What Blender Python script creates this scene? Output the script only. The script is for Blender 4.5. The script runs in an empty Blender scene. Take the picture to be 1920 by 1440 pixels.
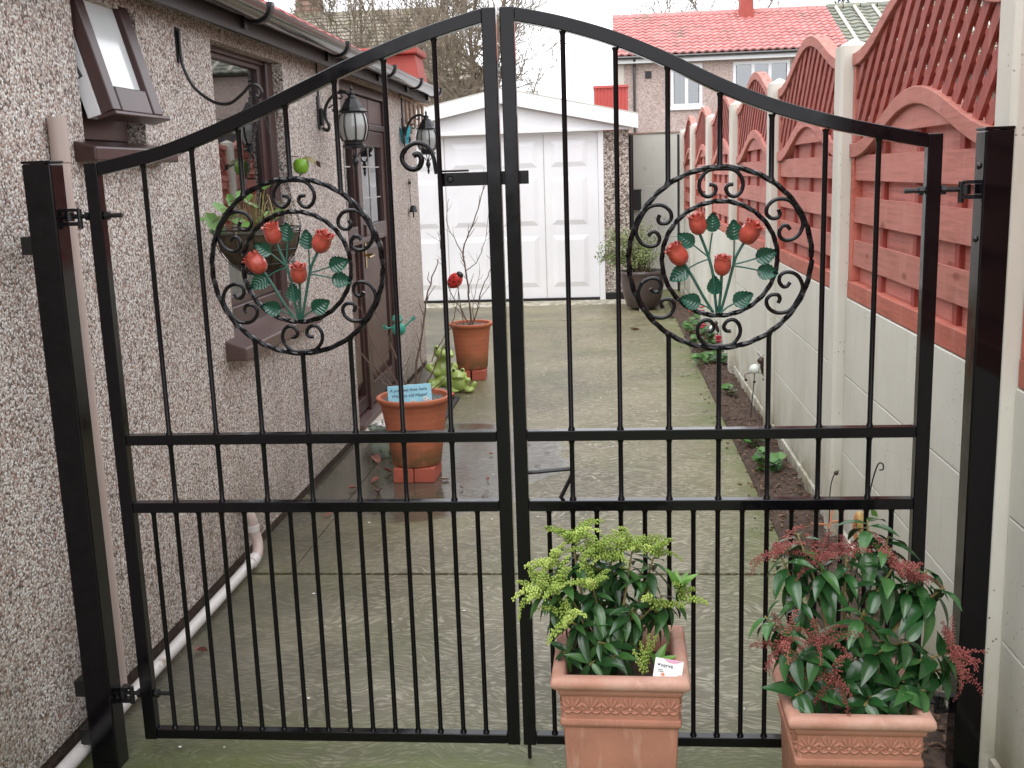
import bpy, bmesh, math, random
from mathutils import Vector, Matrix, noise

S = bpy.context.scene
COL = S.collection
random.seed(7)
PI = math.pi

# ------------------------------------------------------------------ camera
cam_d = bpy.data.cameras.new('camera')
cam = bpy.data.objects.new('camera', cam_d)
COL.objects.link(cam)
S.camera = cam
cam_d.sensor_width = 36.0
cam_d.lens = 37.566
cam_d.clip_start = 0.05
cam_d.clip_end = 1500
_r = Vector((0.99574834, 0.08611121, -0.03271242))       # right
_d = Vector((-0.01532957, -0.19526398, -0.98063091))     # image down
_f = Vector((-0.09083087, 0.97696307, -0.19311373))      # forward
_M = Matrix((_r, -_d, -_f)).transposed().to_4x4()
_M.translation = Vector((0, 0, 1.53))
cam.matrix_world = _M

# ------------------------------------------------------------------ light
W = bpy.data.worlds.new('World')
S.world = W
W.use_nodes = True
nt = W.node_tree
nt.nodes.clear()
SUN_EL, SUN_AZ = math.radians(58), math.radians(200)
sky = nt.nodes.new('ShaderNodeTexSky')
sky.sky_type = 'NISHITA'
sky.sun_disc = False
sky.sun_elevation = SUN_EL
sky.sun_rotation = SUN_AZ
sky.air_density = 1.0
sky.dust_density = 6.0
sky.ozone_density = 1.0
hs = nt.nodes.new('ShaderNodeHueSaturation')          # overcast: the cloud takes the blue out
hs.inputs['Saturation'].default_value = 0.16
bg = nt.nodes.new('ShaderNodeBackground')
bg.inputs['Strength'].default_value = 0.15
wo = nt.nodes.new('ShaderNodeOutputWorld')
nt.links.new(sky.outputs[0], hs.inputs['Color'])
cloud = nt.nodes.new('ShaderNodeMix')                # even layer of cloud over the clear sky
cloud.data_type = 'RGBA'
cloud.inputs[0].default_value = 0.8
cloud.inputs[7].default_value = (11.0, 11.15, 11.7, 1)
nt.links.new(hs.outputs[0], cloud.inputs[6])
nt.links.new(cloud.outputs[2], bg.inputs[0])
nt.links.new(bg.outputs[0], wo.inputs[0])

sun_d = bpy.data.lights.new('sun', 'SUN')
sun_d.energy = 0.7
sun_d.angle = math.radians(45)
sun_d.color = (1.0, 0.985, 0.97)
sun = bpy.data.objects.new('sun', sun_d)
COL.objects.link(sun)
_dir = Vector((math.sin(SUN_AZ) * math.cos(SUN_EL), math.cos(SUN_AZ) * math.cos(SUN_EL), math.sin(SUN_EL)))
sun.rotation_euler = _dir.to_track_quat('Z', 'Y').to_euler()
sun.location = (0, -5, 12)

S.view_settings.view_transform = 'Standard'
S.view_settings.look = 'None'
S.view_settings.gamma = 1.0
S.view_settings.use_curve_mapping = False
S.view_settings.exposure = 0.56
S.render.engine = 'CYCLES'

# ------------------------------------------------------------------ material helpers
class Mat:
    def __init__(s, name):
        s.m = bpy.data.materials.new(name)
        s.m.use_nodes = True
        s.nt = s.m.node_tree
        s.b = s.nt.nodes['Principled BSDF']
        s._pos = None
    def n(s, t, **k):
        o = s.nt.nodes.new(t)
        for a, v in k.items():
            setattr(o, a, v)
        return o
    def l(s, a, b):
        s.nt.links.new(a, b)
    def pos(s, scale=(1, 1, 1), rot=(0, 0, 0), obj=False):
        if obj:
            src = s.n('ShaderNodeTexCoord').outputs['Object']
        else:
            src = s.n('ShaderNodeNewGeometry').outputs['Position']
        mp = s.n('ShaderNodeMapping')
        mp.inputs['Scale'].default_value = scale
        mp.inputs['Rotation'].default_value = rot
        s.l(src, mp.inputs[0])
        return mp.outputs[0]
    def noise(s, vec, scale, detail=4, rough=0.55, dist=0.0):
        o = s.n('ShaderNodeTexNoise')
        o.inputs['Scale'].default_value = scale
        o.inputs['Detail'].default_value = detail
        o.inputs['Roughness'].default_value = rough
        o.inputs['Distortion'].default_value = dist
        s.l(vec, o.inputs['Vector'])
        return o.outputs['Fac']
    def ramp(s, fac, stops, interp='LINEAR'):
        o = s.n('ShaderNodeValToRGB')
        cr = o.color_ramp
        cr.interpolation = interp
        while len(cr.elements) < len(stops):
            cr.elements.new(0.5)
        for e, (p, c) in zip(cr.elements, stops):
            e.position = p
            e.color = (*c, 1) if len(c) == 3 else c
        s.l(fac, o.inputs[0])
        return o.outputs[0]
    def fr(s, fac, a, b):
        o = s.n('ShaderNodeMapRange')
        o.inputs['From Min'].default_value = a
        o.inputs['From Max'].default_value = b
        s.l(fac, o.inputs[0])
        return o.outputs[0]
    def mix(s, fac, a, b, mode='MIX'):
        o = s.n('ShaderNodeMix', data_type='RGBA', blend_type=mode)
        if isinstance(fac, (int, float)):
            o.inputs[0].default_value = fac
        else:
            s.l(fac, o.inputs[0])
        for i, v in ((6, a), (7, b)):
            if isinstance(v, tuple):
                o.inputs[i].default_value = (*v, 1)
            else:
                s.l(v, o.inputs[i])
        return o.outputs[2]
    def math(s, op, a, b=0.0):
        o = s.n('ShaderNodeMath', operation=op)
        for i, v in ((0, a), (1, b)):
            if isinstance(v, (int, float)):
                o.inputs[i].default_value = v
            else:
                s.l(v, o.inputs[i])
        return o.outputs[0]
    def sep(s, vec):
        o = s.n('ShaderNodeSeparateXYZ')
        s.l(vec, o.inputs[0])
        return o.outputs
    def col(s, c):
        if isinstance(c, tuple):
            s.b.inputs['Base Color'].default_value = (*c, 1)
        else:
            s.l(c, s.b.inputs['Base Color'])
    def rough(s, r):
        if isinstance(r, (int, float)):
            s.b.inputs['Roughness'].default_value = r
        else:
            s.l(r, s.b.inputs['Roughness'])
    def bump(s, h, strength=0.3, dist=0.01):
        o = s.n('ShaderNodeBump')
        o.inputs['Strength'].default_value = strength
        o.inputs['Distance'].default_value = dist
        s.l(h, o.inputs['Height'])
        s.l(o.outputs[0], s.b.inputs['Normal'])

def simple(name, c, rough=0.5, var=0.12, scale=8.0, bump=0.0, bscale=60.0, metal=0.0, coat=0.0, spec=0.5, grime=None):
    m = Mat(name)
    p = m.pos()
    f = m.noise(p, scale, 5)
    lo = tuple(x * (1 - var) for x in c)
    hi = tuple(min(1, x * (1 + var)) for x in c)
    cc = m.ramp(f, [(0.3, lo), (0.7, hi)])
    if grime:
        g = m.fr(m.noise(p, grime[1], 6, 0.65), grime[2], grime[2] + 0.12)
        cc = m.mix(g, cc, grime[0])
    m.col(cc)
    m.rough(m.fr(m.noise(p, scale * 2.3, 3), -1.2 if rough < .3 else -3, 1.5) if False else rough)
    m.b.inputs['Metallic'].default_value = metal
    m.b.inputs['Coat Weight'].default_value = coat
    m.b.inputs['Coat Roughness'].default_value = 0.12
    m.b.inputs['Specular IOR Level'].default_value = spec
    if bump:
        m.bump(m.noise(p, bscale, 4), bump, 0.004)
    return m.m

M = {}
# pebbledash: a layer of mixed chippings thrown on render
def pebbledash(name, scale, stops, bd=0.006, algae=True, contrast=1.0):
    m = Mat(name)
    p = m.pos()
    vo = m.n('ShaderNodeTexVoronoi')
    vo.inputs['Scale'].default_value = scale
    vo.inputs['Randomness'].default_value = 1.0
    m.l(p, vo.inputs['Vector'])
    s_ = m.sep(vo.outputs['Color'])
    c = m.ramp(s_[0], stops, 'CONSTANT')
    edge = m.math('MULTIPLY', m.fr(vo.outputs['Distance'], 0.55, 0.95), 0.7)
    c = m.mix(edge, c, (0.16, 0.125, 0.10))
    big = m.noise(p, 1.6, 5, 0.6)
    c = m.mix(m.fr(big, 0.35, 0.8), c, m.mix(0.22, c, (0.16, 0.115, 0.09)))
    pv = m.pos(scale=(1, 3.2, 0.35))
    c = m.mix(m.math('MULTIPLY', m.fr(m.noise(pv, 1.3, 5, 0.6), 0.52, 0.78), 0.42), c, m.mix(0.6, c, (0.12, 0.085, 0.07)))
    if algae:
        z = m.sep(p)[2]
        a = m.math('MULTIPLY', m.fr(z, 0.60, 0.0), m.fr(m.noise(p, 5.0, 5), 0.35, 0.7))
        c = m.mix(a, c, m.mix(0.6, c, (0.10, 0.10, 0.045)))
    m.col(c)
    m.rough(0.75)
    h = m.math('SUBTRACT', 1.0, vo.outputs['Distance'])
    h2 = m.math('ADD', h, m.math('MULTIPLY', m.noise(p, scale * 0.4, 2), 0.6))
    m.bump(h2, 0.9, bd)
    return m.m
M['dash'] = pebbledash('pebbledash', 146, [(0, (0.10, 0.075, 0.068)), (0.09, (0.22, 0.165, 0.145)), (0.21, (0.40, 0.335, 0.295)), (0.40, (0.57, 0.50, 0.455)), (0.60, (0.75, 0.71, 0.665)), (0.78, (0.39, 0.235, 0.18)), (0.85, (0.60, 0.49, 0.41)), (0.91, (0.88, 0.865, 0.84))], .0036)
M['dash_far'] = pebbledash('pebbledash_pink', 34, [(0, (0.40, 0.29, 0.26)), (0.2, (0.50, 0.385, 0.35)), (0.6, (0.56, 0.44, 0.405)), (0.9, (0.62, 0.52, 0.48))], 0.004, False)
M['dash_garage'] = pebbledash('exposed_aggregate', 60, [(0, (0.08, 0.06, 0.05)), (0.15, (0.22, 0.18, 0.15)), (0.4, (0.42, 0.36, 0.31)), (0.7, (0.62, 0.57, 0.52))], 0.008, False)

# driveway concrete: brushed, wet in one patch, green with algae near the gate and along the bed
def concrete_drive():
    m = Mat('brushed_concrete')
    p = m.pos()
    x, y, z = m.sep(p)
    warp = m.noise(p, 2.2, 3, 0.5)
    br = m.n('ShaderNodeTexWave', wave_type='BANDS', bands_direction='DIAGONAL')
    br.inputs['Scale'].default_value = 9.0
    br.inputs['Distortion'].default_value = 26.0
    br.inputs['Detail'].default_value = 3.0
    br.inputs['Detail Scale'].default_value = 1.6
    m.l(p, br.inputs['Vector'])
    f1 = m.noise(p, 60, 6, 0.75, 1.2)
    f2 = m.noise(p, 1.1, 6, 0.62, 0.4)
    wv = m.n('ShaderNodeTexNoise')
    wv.inputs['Scale'].default_value = 2.3
    wv.inputs['Detail'].default_value = 3
    m.l(p, wv.inputs['Vector'])
    wm = m.n('ShaderNodeVectorMath', operation='MULTIPLY_ADD')
    m.l(wv.outputs['Color'], wm.inputs[0])
    wm.inputs[1].default_value = (0.42, 0.42, 0)
    m.l(p, wm.inputs[2])
    # short brush strokes: two crossing layers of stretched cells, each cell its own tone
    def strokes(rot, sc):
        mp = m.n('ShaderNodeMapping')
        mp.inputs['Scale'].default_value = sc
        mp.inputs['Rotation'].default_value = (0, 0, rot)
        m.l(wm.outputs[0], mp.inputs[0])
        jit = m.n('ShaderNodeVectorMath', operation='MULTIPLY_ADD')
        nn_ = m.n('ShaderNodeTexNoise')
        nn_.inputs['Scale'].default_value = 1.6
        m.l(mp.outputs[0], nn_.inputs['Vector'])
        m.l(nn_.outputs['Color'], jit.inputs[0])
        jit.inputs[1].default_value = (1.2, 1.2, 0)
        m.l(mp.outputs[0], jit.inputs[2])
        vv = m.n('ShaderNodeTexVoronoi', voronoi_dimensions='2D')
        vv.inputs['Scale'].default_value = 1.0
        m.l(jit.outputs[0], vv.inputs['Vector'])
        return m.math('MULTIPLY', m.sep(vv.outputs['Color'])[0], m.fr(vv.outputs['Distance'], 0.75, 0.25))
    s1, s2 = strokes(0.5, (26, 105, 1)), strokes(-0.75, (30, 120, 1))
    f3 = m.math('MAXIMUM', s1, s2)
    c = m.ramp(f2, [(0.34, (0.098, 0.078, 0.037)), (0.5, (0.178, 0.146, 0.073)), (0.66, (0.28, 0.238, 0.135))])
    c = m.mix(m.math('MULTIPLY', m.fr(y, 5.2, 3.2), 0.75), c, m.mix(m.fr(m.noise(p, 1.9, 5, 0.6), 0.36, 0.64), (0.100, 0.097, 0.067), (0.29, 0.272, 0.205)))
    sw = m.fr(f3, 0.40, 0.98)
    c = m.mix(sw, m.mix(0.34, c, (0.05, 0.045, 0.030)), m.mix(m.fr(x, -1.1, -0.1), m.mix(0.22, c, (0.56, 0.53, 0.41)), m.mix(0.58, c, (0.58, 0.55, 0.44))))  # brushed strokes, their light tone also painting in glints of the wet surface
    c = m.mix(m.fr(f1, 0.52, 0.74), c, m.mix(0.5, c, (0.10, 0.09, 0.06)))
    # mossy green film
    gm = m.fr(m.noise(p, 1.7, 6, 0.65), 0.44, 0.66)
    front = m.fr(y, 2.85, 2.48)
    right = m.math('MULTIPLY', m.fr(x, 0.28, 0.68), m.fr(y, 1.5, 3.0))
    ga = m.math('MAXIMUM', m.math('MULTIPLY', gm, 0.28), m.math('MAXIMUM', m.math('MULTIPLY', front, m.fr(m.noise(p, 3.2, 5), 0.22, 0.48)), m.math('MULTIPLY', right, m.fr(m.noise(p, 3.0, 5), 0.3, 0.62))))
    c = m.mix(m.math('MULTIPLY', ga, 0.92), c, m.mix(0.88, c, (0.095, 0.135, 0.018)))
    # dark damp strip by the house wall
    damp = m.math('MULTIPLY', m.fr(x, -0.95, -1.4), m.fr(m.noise(p, 2.4, 5), 0.36, 0.55))
    # the washed wet patch round the big flower pot
    px = m.math('ADD', x, m.math('MULTIPLY', m.math('SUBTRACT', m.noise(p, 2.6, 3), 0.5), 0.5))
    py = m.math('ADD', y, m.math('MULTIPLY', m.math('SUBTRACT', m.noise(p, 1.7, 3), 0.5), 0.5))
    dx = m.math('DIVIDE', m.math('ADD', px, 0.95), 0.68)
    dy = m.math('DIVIDE', m.math('SUBTRACT', py, 5.55), 0.95)
    r2 = m.math('ADD', m.math('MULTIPLY', dx, dx), m.math('MULTIPLY', dy, dy))
    wet = m.fr(r2, 1.08, 0.92)
    wl = m.math('MAXIMUM', wet, m.math('MULTIPLY', damp, 0.75))
    c = m.mix(wl, c, m.mix(0.7, c, (0.042, 0.040, 0.040)))
    m.col(c)
    base_r = m.fr(f2, 0.9, 0.1)
    rr = m.n('ShaderNodeMix', data_type='FLOAT')
    m.l(wet, rr.inputs[0])
    rr.inputs[2].default_value = 0.42
    rr.inputs[3].default_value = 0.10
    m.l(m.math('ADD', 0.36, m.math('MULTIPLY', wet, 0.56)), m.b.inputs['Specular IOR Level'])
    m.rough(rr.outputs[0])
    hh = m.math('ADD', m.math('MULTIPLY', sw, 0.8), m.math('MULTIPLY', f1, 0.8))
    hh = m.math('MULTIPLY', hh, m.math('SUBTRACT', 1.0, m.math('MULTIPLY', wet, 0.9)))
    m.bump(hh, 0.55, 0.005)
    return m.m
M['drive'] = concrete_drive()

def terracotta(name, c, bloom, band=0.0):
    m = Mat(name)
    p = m.pos(obj=True)
    f = m.noise(p, 9, 6, 0.6)
    cc = m.ramp(f, [(0.3, tuple(x * .86 for x in c)), (0.7, tuple(x * 1.12 for x in c))])
    pv = m.pos(scale=(22, 22, 3.0), obj=True)
    st = m.fr(m.noise(pv, 2.0, 5, 0.6), 0.56, 0.78)
    cc = m.mix(m.math('MULTIPLY', st, bloom), cc, (0.66, 0.45, 0.36))
    cc = m.mix(m.fr(m.noise(p, 130, 3), 0.62, 0.8), cc, m.mix(0.35, cc, (0.2, 0.07, 0.03)))
    if band:
        z = m.sep(p)[2]
        g = m.math('MULTIPLY', m.fr(z, band, band * 0.35), m.fr(m.noise(p, 14, 5), 0.34, 0.52))
        cc = m.mix(m.math('MULTIPLY', g, 0.75), cc, (0.10, 0.085, 0.03))
        rg = m.n('ShaderNodeTexWave', bands_direction='Z')
        rg.inputs['Scale'].default_value = 9
        rg.inputs['Distortion'].default_value = 1.2
        m.l(p, rg.inputs['Vector'])
        cc = m.mix(m.math('MULTIPLY', rg.outputs['Fac'], 0.16), cc, (0.25, 0.06, 0.025))
    if not band:
        z = m.sep(p)[2]
        rim = m.math('MULTIPLY', m.fr(z, 0.385, 0.41), m.fr(m.noise(p, 11, 5), 0.25, 0.62))
        cc = m.mix(m.math('MULTIPLY', rim, 0.55), cc, (0.62, 0.44, 0.36))
        dk = m.math('MULTIPLY', m.fr(m.noise(p, 7, 6, 0.65), 0.52, 0.68), 0.4)
        cc = m.mix(dk, cc, (0.27, 0.13, 0.085))
    m.col(cc)
    m.rough(0.72)
    m.bump(m.math('ADD', m.noise(p, 90, 4), m.math('MULTIPLY', f, 1.5)), 0.25, 0.003)
    return m.m
M['terra'] = terracotta('planter_terracotta', (0.43, 0.195, 0.13), 0.6)
M['terra_pot'] = terracotta('pot_terracotta', (0.47, 0.145, 0.07), 0.12, 0.14)

def stained_wood(name, c, axis):
    m = Mat(name)
    p = m.pos(scale=((30, 1.6, 30) if axis == 'y' else (30, 30, 1.6)))
    f = m.noise(p, 3.0, 5, 0.6, 0.6)
    big = m.noise(m.pos(), 2.1, 4, 0.6)
    cc = m.ramp(f, [(0.25, tuple(x * .58 for x in c)), (0.5, c), (0.78, tuple(min(1, x * 1.25 + .03) for x in c))])
    cc = m.mix(m.fr(big, 0.45, 0.75), cc, tuple(min(1, x * 1.12 + .045) for x in c))
    oi_ = m.n('ShaderNodeObjectInfo').outputs['Random']
    cc = m.mix(m.math('MULTIPLY', oi_, 0.42), cc, (c[0] * .60, c[1] * .66, c[2] * .55))
    kn = m.n('ShaderNodeTexVoronoi')
    kn.inputs['Scale'].default_value = 1.0
    m.l(m.pos(scale=(4, 3.2, 9)), kn.inputs['Vector'])
    gw = m.fr(m.noise(m.pos(scale=(1, 5, 1.2)), 2.4, 5, 0.65), 0.54, 0.74)
    cc = m.mix(m.math('MULTIPLY', gw, 0.34), cc, (0.62, 0.36, 0.30))
    k = m.fr(kn.outputs['Distance'], 0.13, 0.06)
    cc = m.mix(m.math('MULTIPLY', k, 0.7), cc, (0.20, 0.035, 0.02))
    m.col(cc)
    m.rough(0.62)
    m.bump(f, 0.35, 0.002)
    return m.m
M['slat'] = stained_wood('stained_slat', (0.51, 0.178, 0.142), 'y')
M['wood_frame'] = stained_wood('stained_frame', (0.45, 0.115, 0.075), 'y')
M['lath'] = stained_wood('stained_lath', (0.33, 0.066, 0.048), 'z')  # deeper than the slats: own tone plus trellis shade put into the colour
M['batten'] = stained_wood('stained_batten', (0.32, 0.05, 0.035), 'z')

def cast_concrete():
    m = Mat('cast_concrete')
    p = m.pos()
    f = m.noise(p, 2.2, 5, 0.6)
    c = m.ramp(f, [(0.3, (0.56, 0.545, 0.475)), (0.7, (0.65, 0.635, 0.565))])
    vo = m.n('ShaderNodeTexVoronoi')
    vo.inputs['Scale'].default_value = 48
    m.l(p, vo.inputs['Vector'])
    pit = m.math('MULTIPLY', m.fr(vo.outputs['Distance'], 0.16, 0.08), m.fr(m.noise(p, 5, 2), 0.5, 0.6))
    c = m.mix(pit, c, (0.16, 0.14, 0.11))
    z = m.sep(p)[2]
    st = m.math('MULTIPLY', m.fr(z, 0.42, 0.05), m.fr(m.noise(p, 4.5, 5), 0.35, 0.65))
    c = m.mix(m.math('MULTIPLY', st, 0.75), c, (0.30, 0.27, 0.15))
    dr = m.fr(m.noise(m.pos(scale=(3, 9, 0.8)), 2.2, 5, 0.62), 0.55, 0.72)
    c = m.mix(m.math('MULTIPLY', dr, 0.22), c, (0.33, 0.31, 0.22))
    sp2 = m.math('MULTIPLY', m.fr(z, 0.16, 0.02), m.fr(m.noise(p, 13, 5), 0.42, 0.58))
    c = m.mix(m.math('MULTIPLY', sp2, 0.7), c, (0.13, 0.10, 0.06))
    m.col(c)
    m.rough(0.8)
    m.bump(m.math('SUBTRACT', m.math('MULTIPLY', m.noise(p, 120, 3), 0.4), pit), 0.35, 0.003)
    return m.m
M['concrete'] = cast_concrete()

def black_paint():
    m = Mat('black_gloss_paint')
    p = m.pos()
    f = m.noise(p, 30, 4)
    m.col((0.0035, 0.0030, 0.0042))
    m.rough(m.fr(f, 0.15, 2.9))
    m.b.inputs['Specular IOR Level'].default_value = 0.31
    return m.m
M['black'] = black_paint()
M['black_matt'] = simple('black_metal', (0.008, 0.008, 0.009), 0.35)
M['rose'] = simple('rose_paint', (0.40, 0.062, 0.042), 0.26, 0.2, 60, coat=0.4)
M['rose_leaf'] = simple('leaf_paint', (0.010, 0.075, 0.046), 0.28, 0.3, 60, coat=0.3)
M['rose_stem'] = simple('stem_paint', (0.016, 0.085, 0.058), 0.4, 0.25, 60)
M['pvc_brown'] = simple('brown_pvc', (0.055, 0.026, 0.024), 0.32, 0.2, 6, bump=0.05)
M['pvc_brown_light'] = simple('brown_panel', (0.105, 0.064, 0.057), 0.4, 0.15, 5)
M['white'] = simple('white_pvc', (0.80, 0.80, 0.82), 0.35, 0.03, 3)
M['white_paint'] = simple('white_paint', (0.78, 0.78, 0.79), 0.45, 0.04, 2, grime=((0.55, 0.53, 0.47), 5, 0.66))
M['beige_pipe'] = simple('beige_pipe', (0.50, 0.40, 0.36), 0.4, 0.06, 4, grime=((0.03, 0.025, 0.025), 26, 0.665))
M['white_pipe'] = simple('grey_white_pipe', (0.62, 0.59, 0.57), 0.35, 0.1, 5, grime=((0.30, 0.26, 0.18), 16, 0.58))
M['gutter'] = simple('gutter_pvc', (0.030, 0.026, 0.026), 0.16, 0.25, 7, coat=0.5)
M['fascia'] = simple('fascia_board', (0.030, 0.022, 0.022), 0.5, 0.2, 5)
M['red_render'] = simple('red_masonry_paint', (0.33, 0.065, 0.05), 0.7, 0.1, 6, bump=0.2)
M['red_tile'] = simple('red_roof_tile', (0.52, 0.225, 0.21), 0.7, 0.26, 2.4, bump=0.2, bscale=20, grime=((0.30, 0.20, 0.17), 1.1, 0.55))  # base lightened toward pink to stand for haze and flare over the far roof
M['old_red_tile'] = simple('bungalow_roof_tile', (0.33, 0.075, 0.07), 0.7, 0.18, 5, bump=0.2)
M['mossy_tile'] = simple('mossy_roof_tile', (0.23, 0.205, 0.165), 0.9, 0.3, 3, bump=0.4, bscale=16, grime=((0.17, 0.165, 0.09), 2.2, 0.52))
M['grey_tile'] = simple('grey_green_tile', (0.215, 0.225, 0.185), 0.8, 0.2, 3, bump=0.3, bscale=16, grime=((0.30, 0.29, 0.21), 2.6, 0.52))
M['old_brick'] = simple('old_brick', (0.26, 0.165, 0.125), 0.85, 0.3, 9, bump=0.3, grime=((0.15, 0.14, 0.1), 5, 0.5))
M['brick'] = simple('red_brick', (0.42, 0.10, 0.06), 0.75, 0.12, 20, bump=0.2)
M['bark'] = simple('bark', (0.16, 0.125, 0.092), 0.9, 0.3, 12, bump=0.5, bscale=40)
M['twig'] = simple('twig_bark', (0.135, 0.088, 0.062), 0.8, 0.3, 20)
M['twig_far'] = simple('bare_twigs', (0.185, 0.15, 0.11), 0.9, 0.25, 5)
M['soil'] = simple('bark_soil', (0.066, 0.042, 0.030), 0.95, 0.5, 40, bump=0.9, bscale=70)
M['chips'] = simple('bark_chippings', (0.15, 0.092, 0.06), 0.9, 0.5, 60)
M['gravel'] = simple('grey_gravel', (0.20, 0.21, 0.20), 0.8, 0.55, 90, bump=1.0, bscale=110)
M['dark_pot'] = simple('dark_glazed_pot', (0.075, 0.055, 0.050), 0.38, 0.15, 9)
M['lime'] = simple('lime_ceramic', (0.36, 0.47, 0.12), 0.22, 0.12, 14, coat=0.3)
M['lime_dark'] = simple('dark_eye', (0.012, 0.012, 0.012), 0.15)
M['turq'] = simple('turquoise_resin', (0.03, 0.28, 0.20), 0.3, 0.15, 30)
M['orange'] = simple('orange_resin', (0.48, 0.21, 0.09), 0.35)
M['ladybird_red'] = simple('ladybird_red', (0.62, 0.035, 0.03), 0.3, 0.05, 10)
M['butterfly'] = simple('butterfly_blue', (0.015, 0.34, 0.42), 0.35, 0.25, 60)
M['gold'] = simple('polished_brass', (0.70, 0.50, 0.18), 0.22, 0.05, 10, metal=1.0)
M['bamboo'] = simple('bamboo', (0.36, 0.24, 0.17), 0.5, 0.25, 30)
M['coir'] = simple('coir_liner', (0.06, 0.042, 0.022), 0.95, 0.35, 40, bump=0.8)
M['asphalt'] = simple('open_ground', (0.13, 0.125, 0.09), 0.9, 0.3, 0.4, bump=0.3)
M['cream_render'] = simple('cream_render', (0.58, 0.54, 0.47), 0.8, 0.08, 2)
M['render'] = simple('stained_render', (0.47, 0.455, 0.41), 0.85, 0.08, 2, grime=((0.20, 0.19, 0.16), 3.5, 0.60))
M['shed_red'] = simple('red_sheet_metal', (0.52, 0.10, 0.09), 0.5, 0.08, 4)
M['sill_stone'] = simple('door_sill_stone', (0.55, 0.50, 0.42), 0.7, 0.12, 12, grime=((0.2, 0.14, 0.09), 30, 0.6))
M['sign_blue'] = simple('blue_slate_sign', (0.33, 0.66, 0.80), 0.4, 0.07, 24)
M['ink'] = simple('ink', (0.02, 0.03, 0.06), 0.6)
M['paper'] = simple('white_card', (0.80, 0.80, 0.80), 0.35, 0.02)
M['pink'] = simple('pink_print', (0.72, 0.35, 0.50), 0.4)
M['print_orange'] = simple('orange_print', (0.72, 0.28, 0.16), 0.4)
M['glazed_green'] = simple('green_glaze', (0.34, 0.40, 0.32), 0.2, 0.1, 10, coat=0.5, grime=((0.012, 0.045, 0.016), 9, 0.47))
M['rubber'] = simple('black_rubber', (0.018, 0.018, 0.02), 0.6)
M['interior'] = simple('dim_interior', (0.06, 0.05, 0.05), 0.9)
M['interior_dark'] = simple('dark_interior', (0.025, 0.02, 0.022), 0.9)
M['curtain'] = simple('net_curtain', (0.42, 0.40, 0.38), 0.9, 0.15, 12)
M['cast_eye'] = simple('white_enamel', (0.72, 0.76, 0.70), 0.35)
M['yellow_paint'] = simple('yellow_enamel', (0.50, 0.35, 0.13), 0.3, 0.3, 60)
M['wing_brown'] = simple('dark_wing', (0.05, 0.025, 0.02), 0.4)
M['green_ball'] = simple('apple_green', (0.20, 0.42, 0.035), 0.25, 0.15, 30)
M['dead_leaf'] = simple('dead_leaf', (0.22, 0.085, 0.06), 0.7, 0.5, 40)
M['pale_leaf'] = simple('pale_leaf', (0.50, 0.34, 0.20), 0.7, 0.4, 40)
M['olive_leaf'] = simple('olive_leaf', (0.24, 0.20, 0.08), 0.5, 0.3, 40)
M['conifer'] = simple('conifer_green', (0.045, 0.075, 0.045), 0.8, 0.3, 3)

def leafmat(name, c, hi, rough=0.35, trans=0.15, scale=26):
    m = Mat(name)
    info = m.n('ShaderNodeObjectInfo')
    p = m.pos()
    f = m.noise(p, scale, 3)
    v = m.math('ADD', m.math('MULTIPLY', info.outputs['Random'], 0.55), m.math('MULTIPLY', f, 0.45))
    m.col(m.ramp(v, [(0.15, tuple(x * .6 for x in c)), (0.5, c), (0.88, hi)]))
    m.rough(rough)
    m.b.inputs['Subsurface Weight'].default_value = 0.0
    m.b.inputs['Transmission Weight'].default_value = 0.0
    return m.m
M['pieris_leaf'] = leafmat('dark_shrub_leaf', (0.022, 0.070, 0.020), (0.06, 0.15, 0.035), 0.26)
M['pieris_leaf2'] = leafmat('mid_shrub_leaf', (0.022, 0.080, 0.022), (0.075, 0.185, 0.055), 0.22)
M['fresh_leaf'] = leafmat('fresh_leaf', (0.11, 0.25, 0.045), (0.2, 0.36, 0.09), 0.4)
M['lime_bud'] = leafmat('lime_flower_buds', (0.29, 0.41, 0.07), (0.50, 0.60, 0.16), 0.5, scale=70)
M['red_bud'] = leafmat('red_flower_buds', (0.26, 0.060, 0.055), (0.40, 0.135, 0.11), 0.5, scale=70)
M['grey_green_leaf'] = leafmat('small_grey_green_leaf', (0.21, 0.27, 0.09), (0.34, 0.39, 0.16), 0.5, scale=14)
M['weed'] = leafmat('border_leaf', (0.055, 0.15, 0.035), (0.13, 0.27, 0.07), 0.5, scale=30)
M['red_flower'] = simple('red_petal', (0.45, 0.025, 0.05), 0.5)
M['stem'] = simple('green_brown_stem', (0.19, 0.15, 0.05), 0.6, 0.3, 30)

def glass(name, ior=1.9, tint=(0.55, 0.58, 0.57), rough=0.02, wav=0.0):
    m = Mat(name)
    g = m.n('ShaderNodeBsdfGlossy')
    g.inputs['Roughness'].default_value = rough
    g.inputs['Color'].default_value = (0.95, 0.96, 0.97, 1)
    t = m.n('ShaderNodeBsdfTransparent')
    t.inputs['Color'].default_value = (*tint, 1)
    fz = m.n('ShaderNodeFresnel')
    fz.inputs['IOR'].default_value = ior
    mx = m.n('ShaderNodeMixShader')
    m.l(fz.outputs[0], mx.inputs[0])
    m.l(t.outputs[0], mx.inputs[1])
    m.l(g.outputs[0], mx.inputs[2])
    m.l(mx.outputs[0], m.nt.nodes['Material Output'].inputs['Surface'])
    if wav:
        b = m.n('ShaderNodeBump')
        b.inputs['Strength'].default_value = wav
        b.inputs['Distance'].default_value = 0.004
        m.l(m.noise(m.pos(), 7, 2), b.inputs['Height'])
        m.l(b.outputs[0], g.inputs['Normal'])
    return m.m
M['glass'] = glass('window_glass', 2.7)
M['lamp_glass'] = simple('frosted_lantern_glass', (0.36, 0.37, 0.355), 0.12, 0.05, 6, coat=0.6)
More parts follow.
